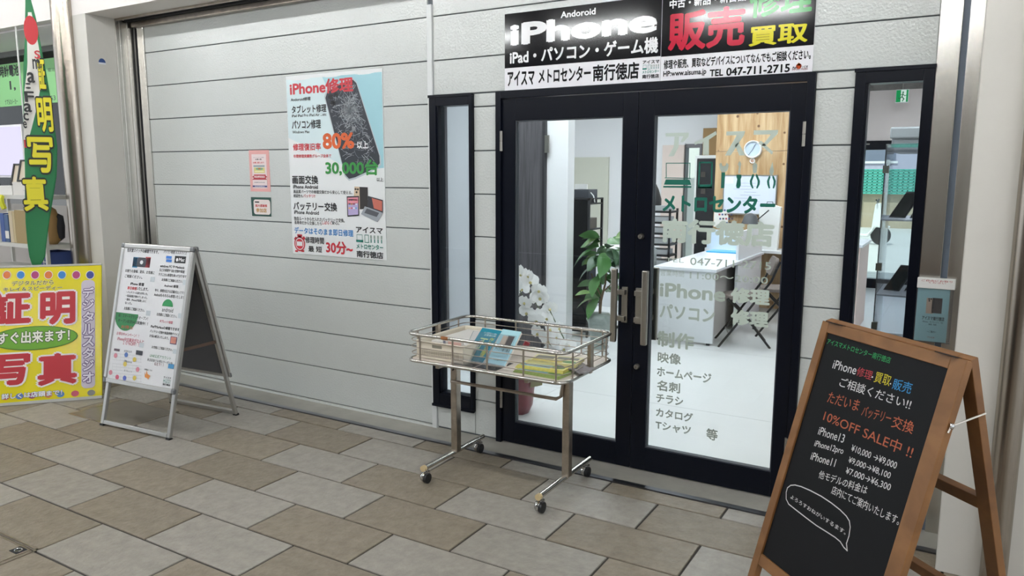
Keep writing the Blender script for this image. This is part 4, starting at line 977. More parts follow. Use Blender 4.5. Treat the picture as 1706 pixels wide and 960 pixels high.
def fdep(u, v): return .022*math.sin(u*8+v*2.4)+.012*math.sin(v*4)
def fwarp(u, v, d): return fr.O+fr.ux*u+fr.uy*v+fr.un*(fdep(u, v)+d)
mb = MB(); NI, NJ = 12, 46; vt, vb = RF[0][0][1], RF[-1][0][1]
for j in range(NJ+1):
    v = vt+(vb-vt)*j/NJ
    for i in range(NI+1): mb.v.append(fwarp(fsurf(i/NI, v), v, 0))
for j in range(NJ):
    for i in range(NI): a = j*(NI+1)+i; mb.f.append([a, a+1, a+NI+2, a+NI+1]); mb.mi.append(0)
cl = mb.build('cloth', mat('flag_green', '#1f7344', .6), fl, world=True, smooth=True); so = cl.modifiers.new('thick', 'SOLIDIFY'); so.thickness = .0012
def patch(fL, fR, y0, y1, m, name, d, n=18):
    """piece of the cloth between two pixel edge functions"""
    mb = MB()
    for j in range(n+1):
        y = y0+(y1-y0)*j/n; a, b = fL(y), fR(y)
        for i in range(5):
            u, v = fr.loc(a+(b-a)*i/4, y); mb.v.append(fwarp(u, v, d))
    for j in range(n):
        for i in range(4): a = j*5+i; mb.f.append([a, a+1, a+6, a+5]); mb.mi.append(0)
    return mb.build(name, m, fl, world=True, smooth=True)
def interp(t): return lambda y: next((x0_+(x1_-x0_)*(y-y0_)/(y1_-y0_) for (y0_, x0_), (y1_, x1_) in zip(t[:-1], t[1:]) if y0_ <= y <= y1_), t[-1][1])
patch(interp([(20, 46), (60, 44), (110, 45), (150, 40), (235, 40)]), interp([(20, 52), (60, 61), (100, 68), (140, 68), (180, 61), (235, 47)]), 20, 235, mat('flag_white', '#e2dfd8', .6), 'white_panel', .0015)
patch(interp([(233, 40), (246, 41)]), interp([(233, 47), (246, 47)]), 233, 246, mat('flag_red', '#c23038', .6), 'red_band', .0025, 4)
mb = MB(); c0 = fr.loc(51, 50); mb._add([fwarp(c0[0]+.045*math.cos(2*math.pi*k/20), c0[1]+.1*math.sin(2*math.pi*k/20), .003) for k in range(20)], [tuple(range(20))]); mb.build('red_roundel', MATS['flag_red'], fl, world=True)
p = Print(fr, fl, base=.004, step=.0018, warp=fwarp)
FY_, FK = '#e2d62c', '#20241c'
p.t('明', 64, 90, 162, 220, FY_, .03, ol=(FK, .05)); p.t('写', 50, 92, 228, 288, FY_, .03, ol=(FK, .05)); p.t('真', 42, 82, 294, 352, FY_, .03, ol=(FK, .05))
p.t('証', 66, 78, 96, 150, FY_, .03, ol=(FK, .05))
for c_, x_, y_, w__, h__ in (('S', 58, 84, 10, 14), ('m', 55, 98, 12, 17), ('a', 46, 120, 13, 18), (':', 43, 138, 9, 10), ('F', 42, 152, 16, 18), ('a', 41, 172, 13, 15), ('c', 40, 188, 9, 13), ('e', 40, 202, 6, 12)): p.t(c_, x_, x_+w__, y_, y_+h__, '#1a1a1c' if c_ != 'S' else '#c23038', .02)
p.done()
mb = MB(); bp = fr.loc(40, 445); P0 = fr.pt(fr.loc(41, 445)[0]+.075, 0, -.04); mb.tube([P0, P0+Vector((0, 0, 2.6))], .006, 8); mb.build('pole', mat('white_pole', '#d8d8d6', .35), fl, world=True, smooth=True)
mb = MB().lathe([(.11, 0), (.10, .05), (.03, .06)], (P0.x, P0.y, 0), 16); mb.build('base', M_dark, fl, world=True, smooth=True)
# ================================================================== neighbouring shop on the far left
M_nb = mat('neighbour_wall', '#cfcac8', .6)
struct(MB().box(-9.5, -5.8, 1.6, 1.7, 0, 2.72).build('wall_neighbour', M_nb), 'pale back wall of the neighbouring shop')
struct(MB().box(-9.5, -9.4, -.3, 1.7, 0, 2.72).build('wall_neighbour_side', M_nb), 'side wall of the neighbouring shop')
struct(MB().box(-9.5, -5.9, -.3, 1.6, 2.70, 2.715).build('ceiling', M_shopceil), 'ceiling of the neighbouring shop')
struct(MB().box(-9.5, -5.9, -.2, 1.6, -.02, .003).build('floor', M_conc), 'floor of the neighbouring shop')
wn = thing('window_3', 'glazed shop window of the neighbouring shop', None, (-7.5, .25, 0), kind='structure')
mb = MB().box(-9.4, -5.93, .22, .28, 2.66, 2.70).box(-9.4, -5.93, .22, .28, 1.28, 1.36)
mb.box(-6.66, -6.63, .22, .28, 1.36, 2.66); mb.build('frame', mat('grey_window_frame', '#7d7c7a', .4, .5), wn, world=True)
MB().box(-9.4, -5.93, .247, .253, 1.36, 2.66).build('pane', M_glassw, wn, world=True)
t = thing('ceiling_light', 'small tube light inside the neighbouring shop', 'light', (-7.3, .9, 2.70))
box('housing', M_white, t, -.6, .6, -.06, .06, -.05, 0); MB().tube([(-.58, 0, -.07), (.58, 0, -.07)], .017, 8).build('tube', M_tube, t, smooth=True)
# green battery poster on the window
gp = thing('window_poster', 'green watch battery price poster in the neighbouring shop window', 'poster', (-6.9, .24, 1.8))
NF = wallframe(.238)
a = NF.loc(-40, 100); b = NF.loc(97, 180)
box('sheet', mat('green_poster', '#8fcf8a', .5), gp, a[0], b[0], .238, .242, NF.loc(30, 176)[1], NF.loc(30, 104)[1], world=True)
p = Print(NF, gp)
p.t('時計電池', 0, 32, 110, 130, INK, .03); p.t('1,', 17, 27, 135, 152, INK, .03); p.t('753', 80, 93, 160, 168, '#4a5a4a', .01); p.t('ﾅ750ﾒｰｶｰ', 9, 30, 166, 175, INK, .0); p.t('電池', 80, 92, 114, 120, '#4a5a4a', .0); p.done()
mo = thing('display_screen', 'pale lilac backlit panel behind the neighbouring shop counter', 'screen', (-6.9, -.15, .95))
q = wallframe(-.15); a = q.loc(-30, 214); b = q.loc(37, 292)
box('frame', M_white, mo, a[0]-.02, b[0]+.02, -.13, -.10, b[1]-.02, a[1]+.02, world=True); box('lit_face', emit('lilac_screen', '#e2defa', 1.1), mo, a[0], b[0], -.15, -.13, b[1], a[1], world=True)
# shelf rack with goods
rk = thing('display_rack', 'white wire display rack at the far left edge', 'rack', (-6.35, -.45, 0))
SX0, SX1, S0, S1 = -6.95, -5.965, -.565, -.33
zsh = [wallframe(-.565).loc(20, y)[1] for y in (446, 405, 325)]
for x in (SX0, SX1):
    for y in (S0, S1): MB().box(x-.012, x+.012, y-.012, y+.012, 0, 1.42).build('post', mat('rack_white', '#c4c2bc', .4), rk, world=True)
for z in zsh: MB().box(SX0, SX1, S0, S1, z-.03, z).build('shelf', MATS['rack_white'], rk, world=True)
for k in range(14): z = zsh[0]+.03+k*.045; MB().tube([(SX1-.26, S0, z), (SX1, S0, z)], .003, 5).build('grid_wire', MATS['rack_white'], rk, world=True)
for k in range(5): x = SX1-.25+k*.06; MB().tube([(x, S0+.004, zsh[0]-.02), (x, S0+.004, zsh[1]-.02)], .003, 5).build('grid_wire', MATS['rack_white'], rk, world=True)
SFm = wallframe(-.53)
def onshelf(px_, z): return SFm.loc(px_, pix(Vector((-6.3, -.6, z)))[1])[0]
z = zsh[1]
for i, (a, b, c_, hh, lb) in enumerate(((2, 9, '#2a4a8a', .23, 'dark blue spine book on the neighbouring rack'), (9, 16, '#33507a', .22, 'slate blue book with white label on the neighbouring rack'), (17, 23, '#c6b79a', .25, 'cream upright album on the neighbouring rack'), (23, 27, '#b9a67e', .25, 'tan upright album on the neighbouring rack'), (27, 46, '#9a8250', .26, 'brown kraft box file behind the green flag'))):
    x0_, x1_ = SFm.loc(a, 370)[0], SFm.loc(b, 370)[0]
    t = thing('book', lb, 'book', ((x0_+x1_)/2, -.46, z)); w = (x1_-x0_)/2-.002
    MB().box(-w, w, -.08, .08, 0, hh).build('cover', mat('book_'+c_[1:], c_, .55), t, bevel=.002); MB().box(-w+.003, w-.003, -.076, .083, .004, hh+.001).build('pages', mat('paper_white', '#e6e3de', .6), t)
    if i == 1: MB().box(-w+.004, w-.004, -.082, -.08, .03, .09).build('label_tag', MATS['paper_white'], t)
z = zsh[2]
for i, (a, b, c_, hh, lb) in enumerate(((0, 22, '#e4e2de', .07, 'flat white box on the top shelf of the neighbouring rack'), (23, 45, '#dcd8d2', .10, 'white card box beside the flat box on the neighbouring rack'))):
    x0_, x1_ = SFm.loc(a, 310)[0], SFm.loc(b, 310)[0]; t = thing('card_box', lb, 'box', ((x0_+x1_)/2, -.46, z)); w = (x1_-x0_)/2-.004
    MB().box(-w, w, -.08, .08, 0, hh-.015).build('body', mat('box_'+c_[1:], c_, .6), t); MB().box(-w-.002, w+.002, -.082, .082, hh-.015, hh).build('lid', mat('box_'+c_[1:], c_, .6), t)
for i, (a, b, lb) in enumerate(((4, 20, 'black framed picture leaning at the left on the neighbouring rack'), (18, 40, 'black framed picture leaning behind the flag on the neighbouring rack'))):
    x0_, x1_ = SFm.loc(a, 280)[0], SFm.loc(b, 280)[0]; t = thing('picture_frame', lb, 'picture frame', ((x0_+x1_)/2, -.45, z+.101 if i else z+.071), .5); w = (x1_-x0_)/2
    up = Vector((0, .35, .94)); nn_ = Vector((0, -.94, .35))
    mb = MB()
    for (u0_, u1_, v0_, v1_) in ((-w, w, 0, .012), (-w, w, .168, .18), (-w, -w+.012, .012, .168), (w-.012, w, .012, .168)): mb.obox(Vector((u0_, 0, 0))+up*v0_, (u1_-u0_, 0, 0), up*(v1_-v0_), nn_*.012)
    mb.build('frame', M_dark, t); mb = MB(); mb.obox(Vector((-w+.012, 0, 0))+up*.012, (2*w-.024, 0, 0), up*.156, nn_*.004); mb.build('picture', mat('photo_cream', '#d9cdb8', .4), t)
x_ = SFm.loc(26, 250)[0]; t = thing('snack_pack', 'blue and yellow pouch standing behind the green flag', 'pack', (x_, -.36, zsh[2]))
P1 = wallframe(-.42).loc(26, 270); P2 = wallframe(-.42).loc(26, 228)
MB().box(-.06, .06, -.012, .012, 0, P2[1]-zsh[2]).build('pouch', mat('pack_blue', '#2c3a86', .35), t, bevel=.006); MB().box(-.05, .05, -.0135, -.012, .02, (P2[1]-zsh[2])*.7).build('front_print', mat('pack_yellow', '#e0c22c', .4), t); MB().lathe([(0, .003), (.03, .002), (.03, 0)], (-.015, -.0135, .12), 14, axis='y').build('red_print', mat('pack_red', '#c23a32', .4), t)
t = thing('price_tag', 'small yellow price tag curling from the neighbouring shelf edge', 'price tag', (SFm.loc(13, 325)[0], -.575, zsh[2]-.11)); MB().tube([(-.0, 0, .1), (.01, -.012, .08), (.015, -.012, .04), (.03, -.004, 0)], .02, 6).build('tag', mat('tag_yellow', '#d6d63a', .5), t)
t = thing('plush_bag', 'brown and black rounded goods standing behind the rack wires', 'bag', (-6.10, -.45, zsh[1]))
MB().lathe([(0, .30), (.06, .27), (.09, .2), (.08, .1), (.09, .04), (.05, 0)], (0, 0, 0), 16, sy=.6).build('body', mat('tan_felt', '#8a6c40', .8), t, smooth=True); MB().lathe([(0, .22), (.05, .2), (.06, .12), (.05, .03), (0, 0)], (.055, .03, .02), 14, sy=.6).build('side_piece', mat('black_felt', '#1c1c22', .8), t, smooth=True)
t = thing('storage_crate', 'blue mesh crate on the bottom shelf of the neighbouring rack', 'crate', (-6.10, -.45, zsh[0]))
mb = MB().box(-.10, .10, -.09, -.085, 0, .14).box(-.10, .10, .085, .09, 0, .14).box(-.10, -.095, -.09, .09, 0, .14).box(.095, .10, -.09, .09, 0, .14).box(-.1, .1, -.09, .09, 0, .005); mb.build('tub', mat('crate_blue', '#3a4c86', .5), t)
MB().tube([(a, b, .14) for a, b in rrect(-.102, .102, -.092, .092, .01, 3)], .005, 6, closed=True).build('rim', MATS['crate_blue'], t)

# ================================================================== inside the shop
# desk
dk = thing('service_desk', 'white service desk with screen panel seen through the right door leaf', 'desk', (-2.19, 4.0, 0))
dx0, dx1 = ony(1094, 500, 3.15).x, ony(1191, 500, 3.15).x
M_lam = mat('white_laminate', '#dfe2e6', .35)
box('front_panel', M_lam, dk, dx0, dx1-.01, 3.16, 3.185, .02, .69, world=True); box('worktop', mat('worktop_white', '#e8ebf2', .25), dk, dx0-.03, dx1+.01, 3.13, 5.02, .69, .718, world=True, bevel=.003)
box('side_panel', mat('grey_laminate', '#b9b4b0', .5), dk, dx0+.2, dx1-.13, 3.3, 4.98, .0, .69, world=True)
za = ony(1170, 382, 5.0).z
box('screen_panel', mat('pale_blue_screen', '#cfe0f0', .35), dk, dx0-.08, -1.93, 5.0, 5.03, .718, za, world=True)
box('return_panel', M_lam, dk, -1.95, -1.925, 4.0, 5.03, .0, za+.06, world=True); box('foot', M_dark, dk, dx0+.01, dx0+.04, 3.16, 3.18, 0, .02, world=True); box('foot', M_dark, dk, dx1-.07, dx1-.04, 3.16, 3.18, 0, .02, world=True)
t = thing('desk_mat', 'bright blue plastic mat on the white service desk', 'mat', (-2.2, 4.75, .718)); MB().box(-.24, .22, -.12, .12, 0, .012).build('sheet', mat('cyan_plastic', '#2aa4dc', .3), t, bevel=.003)
t = thing('counter_box', 'pale pink fronted counter unit right of the white desk', 'counter', (-1.36, 4.88, 0)); MB().box(-.22, .5, -.4, .4, 0, .86).build('body', mat('pink_panel', '#e0c8bf', .5), t); MB().box(-.24, .52, -.42, .42, .86, .885).build('top', M_lam, t)
# folding chairs
M_seat = mat('brown_vinyl', '#6a5f5a', .5); M_leg = mat('black_tube', '#1c1c1e', .35, .4)
def chair():
    c = thing('folding_chair', 'x', 'chair', group='folding chairs at the white desk')
    for y in (-.17, .17):
        MB().tube([(.27, y, .80), (.20, y, .62), (-.02, y, .30), (-.24, y*1.1, 0)], .011, 8).build('leg', M_leg, c, smooth=True)
        MB().tube([(-.17, y*.86, .45), (0, y*.86, .28), (.22, y*1.0, 0)], .011, 8).build('leg', M_leg, c, smooth=True)
    MB().prism(rrect(-.20, .16, -.18, .18, .12, 6), (0, 0, .44), XW, (0, 1, 0), ZW, .035).build('seat', M_seat, c, bevel=.008)
    mb = MB(); mb.prism(rrect(-.17, .17, 0, .17, .07, 5), (.215, 0, .66), (0, 1, 0), Vector((.32, 0, .95)), Vector((-.95, 0, .32)), .03); mb.build('backrest', M_seat, c, bevel=.008)
    MB().tube([(-.15, -.18, .12), (-.15, .18, .12)], .006, 6).build('stretcher', M_hinge, c, smooth=True); MB().tube([(.13, -.16, .12), (.13, .16, .12)], .006, 6).build('stretcher', M_hinge, c, smooth=True)
    return c
ch0 = chair(); ch0['label'] = 'brown folding chair nearest the glass at the white desk'; place(ch0, (-1.70, 3.42, 0), .35)
ch1 = copy_tree(ch0); ch1['label'] = 'brown folding chair behind the nearer one at the white desk'; place(ch1, (-1.50, 4.05, 0), .30)
t = thing('desk_chair', 'grey rounded chair back left of the white desk', 'chair', (-2.78, 3.6, 0))
MB().lathe([(0, .9), (.09, .885), (.14, .82), (.14, .66), (.10, .60), (0, .59)], (0, 0, 0), 18, sy=.3).build('backrest', mat('grey_fabric', '#8d9192', .8), t, smooth=True); MB().box(-.2, .2, -.3, .05, .42, .48).build('seat', MATS['grey_fabric'], t, bevel=.02); MB().tube([(0, 0, .62), (0, .03, .45), (0, -.1, .42), (0, -.1, .06)], .02, 8).build('column', M_leg, t, smooth=True)
for k in range(5): a = k*2*math.pi/5; MB().tube([(0, -.1, .07), (.24*math.cos(a), -.1+.24*math.sin(a), .03)], .016, 6).build('leg', M_leg, t)
# clock on the plywood
P = ony(1255, 249, PY); rcl = (ony(1270, 249, PY)-ony(1240, 249, PY)).length/2
ck = thing('wall_clock', 'round white wall clock on the plywood wall', 'clock', (P.x, PY, P.z))
MB().lathe([(rcl, 0), (rcl, .035), (rcl*.94, .045), (rcl*.84, .04), (rcl*.84, .02)], (0, 0, 0), 32, axis='y').build('rim', M_white, ck, smooth=True); MB().lathe([(0, .023), (rcl*.84, .023)], (0, 0, 0), 32, axis='y').build('dial', mat('clock_dial', '#bccad8', .4), ck)
MB().bar((0, -.026, 0), (.03, -.026, rcl*.62), .004, .002, (0, 1, 0)).build('hand', M_dark, ck); MB().bar((0, -.026, 0), (-.055, -.026, -rcl*.72), .003, .002, (0, 1, 0)).build('hand', M_dark, ck)
P = ony(1254, 268, PY); t = thing('hanging_dial', 'small round thermometer hanging under the wall clock', 'thermometer', (P.x, PY, P.z)); MB().lathe([(.03, 0), (.03, .02), (.02, .022)], (0, 0, 0), 18, axis='y').build('rim', M_white, t, smooth=True); MB().lathe([(0, .0225), (.02, .0225)], (0, 0, 0), 18, axis='y').build('dial', mat('dial_brown', '#b08a78', .5), t)
# whiteboard
a, b = ony(1208, 293, PY), ony(1291, 357, PY)
wb = thing('whiteboard', 'white marker board mounted on the plywood wall', 'whiteboard', ((a.x+b.x)/2, PY-.02, b.z))
box('writing_surface', mat('board_white', '#dde4f2', .25), wb, a.x, b.x, PY-.02, PY-.001, b.z, a.z, world=True)
mb = MB()
for q in ((a.x-.012, b.x+.012, a.z, a.z+.012), (a.x-.012, b.x+.012, b.z-.012, b.z), (a.x-.012, a.x, b.z, a.z), (b.x, b.x+.012, b.z, a.z)): mb.box(q[0], q[1], PY-.026, PY-.001, q[2], q[3])
mb.build('frame', M_hinge, wb, world=True); box('pen_tray', M_hinge, wb, a.x+.05, b.x-.05, PY-.07, PY-.026, b.z-.014, b.z-.004, world=True)
p = Print(wallframe(PY-.0205), wb); rw = random.Random(9)
for k in range(7): x_ = 1222+rw.random()*20; y_ = 305+k*5; p.line([(x_, y_), (x_+18+rw.random()*25, y_+.5)], .003, '#8a94b8')
p.rct(1209, 293, 1222, 306, '#e8e4ea'); p.done()
t = thing('wall_calendar', 'printed paper calendar hanging below the whiteboard', 'calendar', (ony(1207, 365, PY).x, PY-.06, ony(1207, 378, PY).z)); MB().box(-.11, .06, -.006, 0, 0, .19).build('sheet', MATS['paper_white'], t)
p = Print(wallframe(PY-.067), t); rw = random.Random(4)
for i in range(5):
    for j in range(4): p.rct(1196+i*5+j*1.2, 349+j*7, 1199+i*5+j*1.2, 352+j*7, ('#5a4a50', '#b04a5a', '#4a5a90')[(i+j) % 3])
p.done()
t = thing('work_lamp', 'dark grey desk lamp head behind the white screen panel', 'lamp', (ony(1250, 370, 5.2).x, 5.2, 0)); zl = ony(1250, 370, 5.2).z
MB().tube([(0, 0, .72), (.02, 0, zl)], .012, 8).build('arm', M_dark, t); MB().lathe([(.10, 0), (.07, .09), (.02, .12)], (.0, 0, zl-.02), 16).build('shade', mat('lamp_grey', '#4a4c50', .5), t, smooth=True); MB().tube([(.05, 0, zl), (.2, 0, zl+.14)], .007, 6).build('strut', M_dark, t)
MB().lathe([(.09, .72), (.09, .735), (0, .74)], (0, 0, 0), 16).build('base', M_dark, t, smooth=True)
t = thing('work_shelf', 'narrow bench behind the white screen panel', 'bench', (-2.1, 5.28, 0)); MB().box(-.5, .45, -.16, .2, .69, .72).build('top', M_lam, t); MB().box(-.5, -.46, -.16, .2, 0, .69).build('side', M_lam, t); MB().box(.41, .45, -.16, .2, 0, .69).build('side', M_lam, t)
t = thing('paper_bag', 'white paper bag standing on the bench under the whiteboard', 'bag', (ony(1283, 365, 5.3).x, 5.3, .72)); hb = ony(1283, 345, 5.3).z-.72
MB().prism([(-.1, 0), (.1, 0), (.12, hb), (.02, hb+.03), (-.12, hb-.02)], (0, .04, 0), XW, ZW, (0, -1, 0), .08).build('body', M_white, t); MB().tube([(-.04, -.05, hb), (-.03, -.05, hb+.06), (.03, -.05, hb+.06), (.04, -.05, hb)], .004, 5).build('strap', M_dark, t)
# nook: black display cabinet with carton, pinkish panel
cy = 6.1
c0, c1_ = ony(1157, 300, cy).x, ony(1192, 300, cy).x; ztop = ony(1160, 259, cy).z
t = thing('display_cabinet', 'black fronted cabinet with white frame beside the plywood wall', 'cabinet', ((c0+c1_)/2, cy+.2, 0))
box('body', M_white, t, c0, c1_+.1, cy, cy+.36, 0, ztop, world=True, bevel=.004); box('door', mat('dark_smoked_panel', '#15181e', .15), t, c0+.03, c1_+.09, cy-.012, cy, .05, ztop-.04, world=True)
for k, y_ in enumerate((290, 318)): q = ony(1170, y_, cy-.012); box('reflection_card', mat('reflection_brown', '#3a3430', .5), t, q.x-.02, q.x+.04, cy-.014, cy-.012, q.z-.04, q.z+.03, world=True)  # dull reflections in the smoked front, laid on as coloured patches
q = ony(1168, 214, cy); t = thing('cardboard_carton', 'brown cardboard carton on top of the black cabinet', 'carton', (q.x+.22, cy+.18, ztop)); hh = q.z-ztop
MB().box(-.2, .2, -.15, .15, 0, hh).build('body', mat('cardboard', '#93744c', .75), t); MB().box(-.2, .2, -.152, .152, hh, hh+.003).build('flap', mat('cardboard_dark', '#6f5636', .75), t); MB().box(-.02, .03, -.1515, -.15, 0, hh).build('tape', mat('tape', '#b09468', .3), t)
q0, q1 = ony(1104, 242, 6.44), ony(1140, 242, 6.44); t = thing('leaning_panel', 'pale pink board standing against the back wall of the nook', 'board', ((q0.x+q1.x)/2, 6.44, 0)); MB().box(q0.x-(q0.x+q1.x)/2, q1.x-(q0.x+q1.x)/2, 0, .03, 0, q0.z).build('sheet', mat('pink_board', '#dccbc2', .6), t)
MB().box(q0.x-(q0.x+q1.x)/2-.01, q1.x-(q0.x+q1.x)/2+.01, -.005, .032, q0.z, q0.z+.02).build('top_edge', M_shopwall, t)
# drawers rack on the left of the desk
q0, q1 = ony(1087, 350, 4.2), ony(1119, 350, 4.2); zt2 = ony(1100, 348, 4.2).z
t = thing('drawer_rack', 'black open parts rack left of the white desk', 'rack', ((q0.x+q1.x)/2-.06, 4.3, 0)); w = (q1.x-q0.x)/2+.06
for x in (-w, w-.02):
    for y in (-.12, .12): MB().box(x, x+.02, y-.01, y+.01, 0, zt2).build('post', M_dark, t)
k = 0; z = .12
while z < zt2: MB().box(-w, w, -.13, .13, z-.02, z).build('shelf', M_dark, t); MB().box(-w+.03, w-.04, -.11, .10, z+.002, z+.055).build('tray', mat('grey_tray', '#a5a8aa', .5), t); z += .118
t = thing('coffee_machine', 'black appliance on top of the open parts rack', 'appliance', ((q0.x+q1.x)/2-.14, 4.3, zt2)); MB().lathe([(.09, 0), (.09, .1), (.06, .2), (.03, .26), (0, .27)], (0, 0, 0), 14).build('body', M_dark, t, smooth=True); MB().box(-.05, .05, -.1, -.08, .02, .09).build('front', M_hinge, t)
# tall mesh rack with wi-fi box
q0, q1 = ony(947, 400, 2.9), ony(982, 400, 2.9); zt3 = ony(960, 330, 2.9).z
t = thing('mesh_rack', 'tall black mesh rack seen through the left door leaf', 'rack', ((q0.x+q1.x)/2, 3.05, 0)); w = (q1.x-q0.x)/2
for x in (-w, w-.02): MB().box(x, x+.02, -.16, -.14, 0, zt3).build('post', M_dark, t); MB().box(x, x+.02, .14, .16, 0, zt3).build('post', M_dark, t)
for k in range(6): z = zt3*(k+.3)/5.5; MB().box(-w, w, -.15, .15, z-.012, z).build('shelf', M_dark, t); MB().box(-w+.03, w-.04, -.1, .1, z, z+.07+.03*(k % 3)).build('stored_box', mat('rack_item_%d' % (k % 3), ('#4a4644', '#5c5650', '#3c4048')[k % 3], .6), t)
MB().box(-w+.015, w-.015, -.155, -.152, .05, zt3-.02).build('mesh_front', glassmat('dark_mesh', '#6a6c70', 1.2, .55, '#2c2e32'), t); MB().box(-w, w, -.16, .16, zt3-.015, zt3).build('top', M_dark, t)
t = thing('router_box', 'white plastic device with cable on top of the mesh rack', 'router', ((q0.x+q1.x)/2-.01, 3.05, zt3)); MB().box(-.10, .06, -.06, .06, 0, .05).build('body', M_white, t, bevel=.01); MB().box(-.13, .0, .03, .05, .0, .13).build('card', M_white, t); MB().tube([(.03, -.04, .045), (.08, -.05, .05), (.11, -.05, .02), (.125, -.05, -.04)], .006, 6).build('cable', M_white, t, smooth=True)
q = ony(990, 412, 4.6); t = thing('low_cabinet', 'low white cabinet behind the potted plant', 'cabinet', (q.x+.25, 4.8, 0)); MB().box(-.35, .45, -.2, .2, 0, q.z-.02).build('body', M_lam, t); MB().box(-.36, .46, -.21, .21, q.z-.02, q.z).build('top', M_white, t)
# potted rubber plant
rp = random.Random(11)
pp = onz(998, 581); pt_ = thing('rubber_plant', 'leafy rubber plant in a grey wrapped pot behind the left door leaf', 'plant', (pp.x, pp.y, 0))
hp = ony(998, 522, pp.y).z; rpot = (ony(1017, 540, pp.y)-ony(978, 540, pp.y)).length/2
prof = [(rpot*.62, 0), (rpot*.7, hp*.3), (rpot*.9, hp*.75), (rpot*1.0, hp*.85), (rpot*.75, hp*1.0)]
mb = MB().lathe(prof, (0, 0, 0), 22)
mb.v = [Vector((v.x*(1+.07*math.sin(9*math.atan2(v.y, v.x)+v.z*20)), v.y*(1+.07*math.sin(7*math.atan2(v.y, v.x)-v.z*15)), v.z)) for v in mb.v]
mb.build('wrapped_pot', mat('grey_wrap', '#8d9692', .35, noise=(14, .25)), pt_, smooth=True); MB().lathe([(0, hp*.93), (rpot*.78, hp*.93)], (0, 0, 0), 16).build('soil', mat('soil', '#4a4038', .9), pt_)
ztop = ony(1020, 392, pp.y).z
MB().tube([(0, 0, hp*.9), (.01, 0, hp+.12), (.05, .0, hp+.28), (.07, .01, ztop-.1)], [.014, .012, .009, .005], 8).build('trunk', mat('plant_bark', '#7a6450', .8), pt_, smooth=True)
MB().tube([(.02, 0, hp+.14), (-.06, .0, hp+.28), (-.09, 0, hp+.36)], .006, 6).build('branch', MATS['plant_bark'], pt_, smooth=True)
MB().tube([(.03, 0, hp+.2), (.13, .0, hp+.3), (.16, 0, hp+.42)], .006, 6).build('branch', MATS['plant_bark'], pt_, smooth=True)
def leafmesh(L, Wd, name, ms):
    mb = MB(); n = 6
    for i in range(n+1):
        t_ = i/n; w = Wd*math.sin(math.pi*min(1, t_*1.02))**.8 if 0 < i < n else 0.002; z = -.35*L*t_*t_
        for s in (-1, 0, 1): mb.v.append(Vector((t_*L, s*w/2, z+abs(s)*w*.12)))
    for i in range(n):
        for s in (0, 1): a = i*3+s; mb.f.append([a, a+3, a+4, a+1]); mb.mi.append(0)
    me = bpy.data.meshes.new(name); me.from_pydata([tuple(v) for v in mb.v], [], mb.f)
    for m in ms: me.materials.append(m)
    me.polygons.foreach_set('use_smooth', [True]*len(me.polygons)); return me
lms = [leafmesh(.21, .115, 'leaf', [mat('leaf_green', '#4d7a44', .35)]), leafmesh(.18, .10, 'leaf', [mat('leaf_pale', '#76935a', .35)]), leafmesh(.19, .10, 'leaf', [mat('leaf_dark', '#36583a', .35)])]
for k in range(46):
    f_ = rp.random(); zz = hp+.12+(ztop-hp-.14)*(f_**.8); aa = rp.uniform(0, 6.28); rad = rp.uniform(.0, .10)
    o = bpy.data.objects.new('leaf', lms[rp.choice((0, 0, 1, 2))]); COL.objects.link(o); o.parent = pt_
    o.location = (.05*f_+rad*math.cos(aa), rad*math.sin(aa), zz); o.rotation_euler = (rp.uniform(-.9, .9), rp.uniform(-.6, .7), aa); sc_ = rp.uniform(.85, 1.25); o.scale = (sc_,)*3
# phalaenopsis orchid
oq = onz(872, 688); oc = thing('potted_orchid', 'white arching moth orchid in a maroon wrapped pot inside the left door leaf', 'orchid', (oq.x-.04, oq.y, 0))
hpo = ony(870, 626, oq.y).z+.16
mb = MB().lathe([(.07, 0), (.095, .06), (.12, hpo*.8), (.135, hpo)], (0, 0, 0), 20); mb.v = [Vector((v.x*(1+.06*math.sin(8*math.atan2(v.y, v.x))), v.y*(1+.06*math.sin(8*math.atan2(v.y, v.x))), v.z)) for v in mb.v]
mb.build('maroon_wrap', mat('maroon_wrap', '#7c2c3c', .3), oc, smooth=True); MB().lathe([(.0, hpo-.03), (.125, hpo-.03)], (0, 0, 0), 16).build('soil', MATS['soil'], oc)
mb = MB(); mb.prism([(0, 0), (.09, .03), (.10, .20), (.02, .22)], (.10, -.02, hpo*.45), XW, ZW, (0, 1, 0), .004); mb.build('cream_wrap_edge', mat('cream_wrap', '#cfc9a0', .5), oc)
MB().tube([(.02, .03, hpo), (.04, .05, hpo+.06)], .02, 6).build('red_bow', mat('red_ribbon', '#b0303c', .4), oc)
M_petal = mat('orchid_white', '#fbfafa', .5)
_nt = M_petal.node_tree; _tr = _nt.nodes.new('ShaderNodeBsdfTranslucent'); _tr.inputs[0].default_value = lin('#fbfafa'); _mx = _nt.nodes.new('ShaderNodeMixShader'); _mx.inputs[0].default_value = .5
_nt.links.new(_nt.nodes['Principled BSDF'].outputs[0], _mx.inputs[1]); _nt.links.new(_tr.outputs[0], _mx.inputs[2]); _nt.links.new(_mx.outputs[0], _nt.nodes['Material Output'].inputs[0]); M_lip = mat('orchid_lip', '#d6c98a', .5)
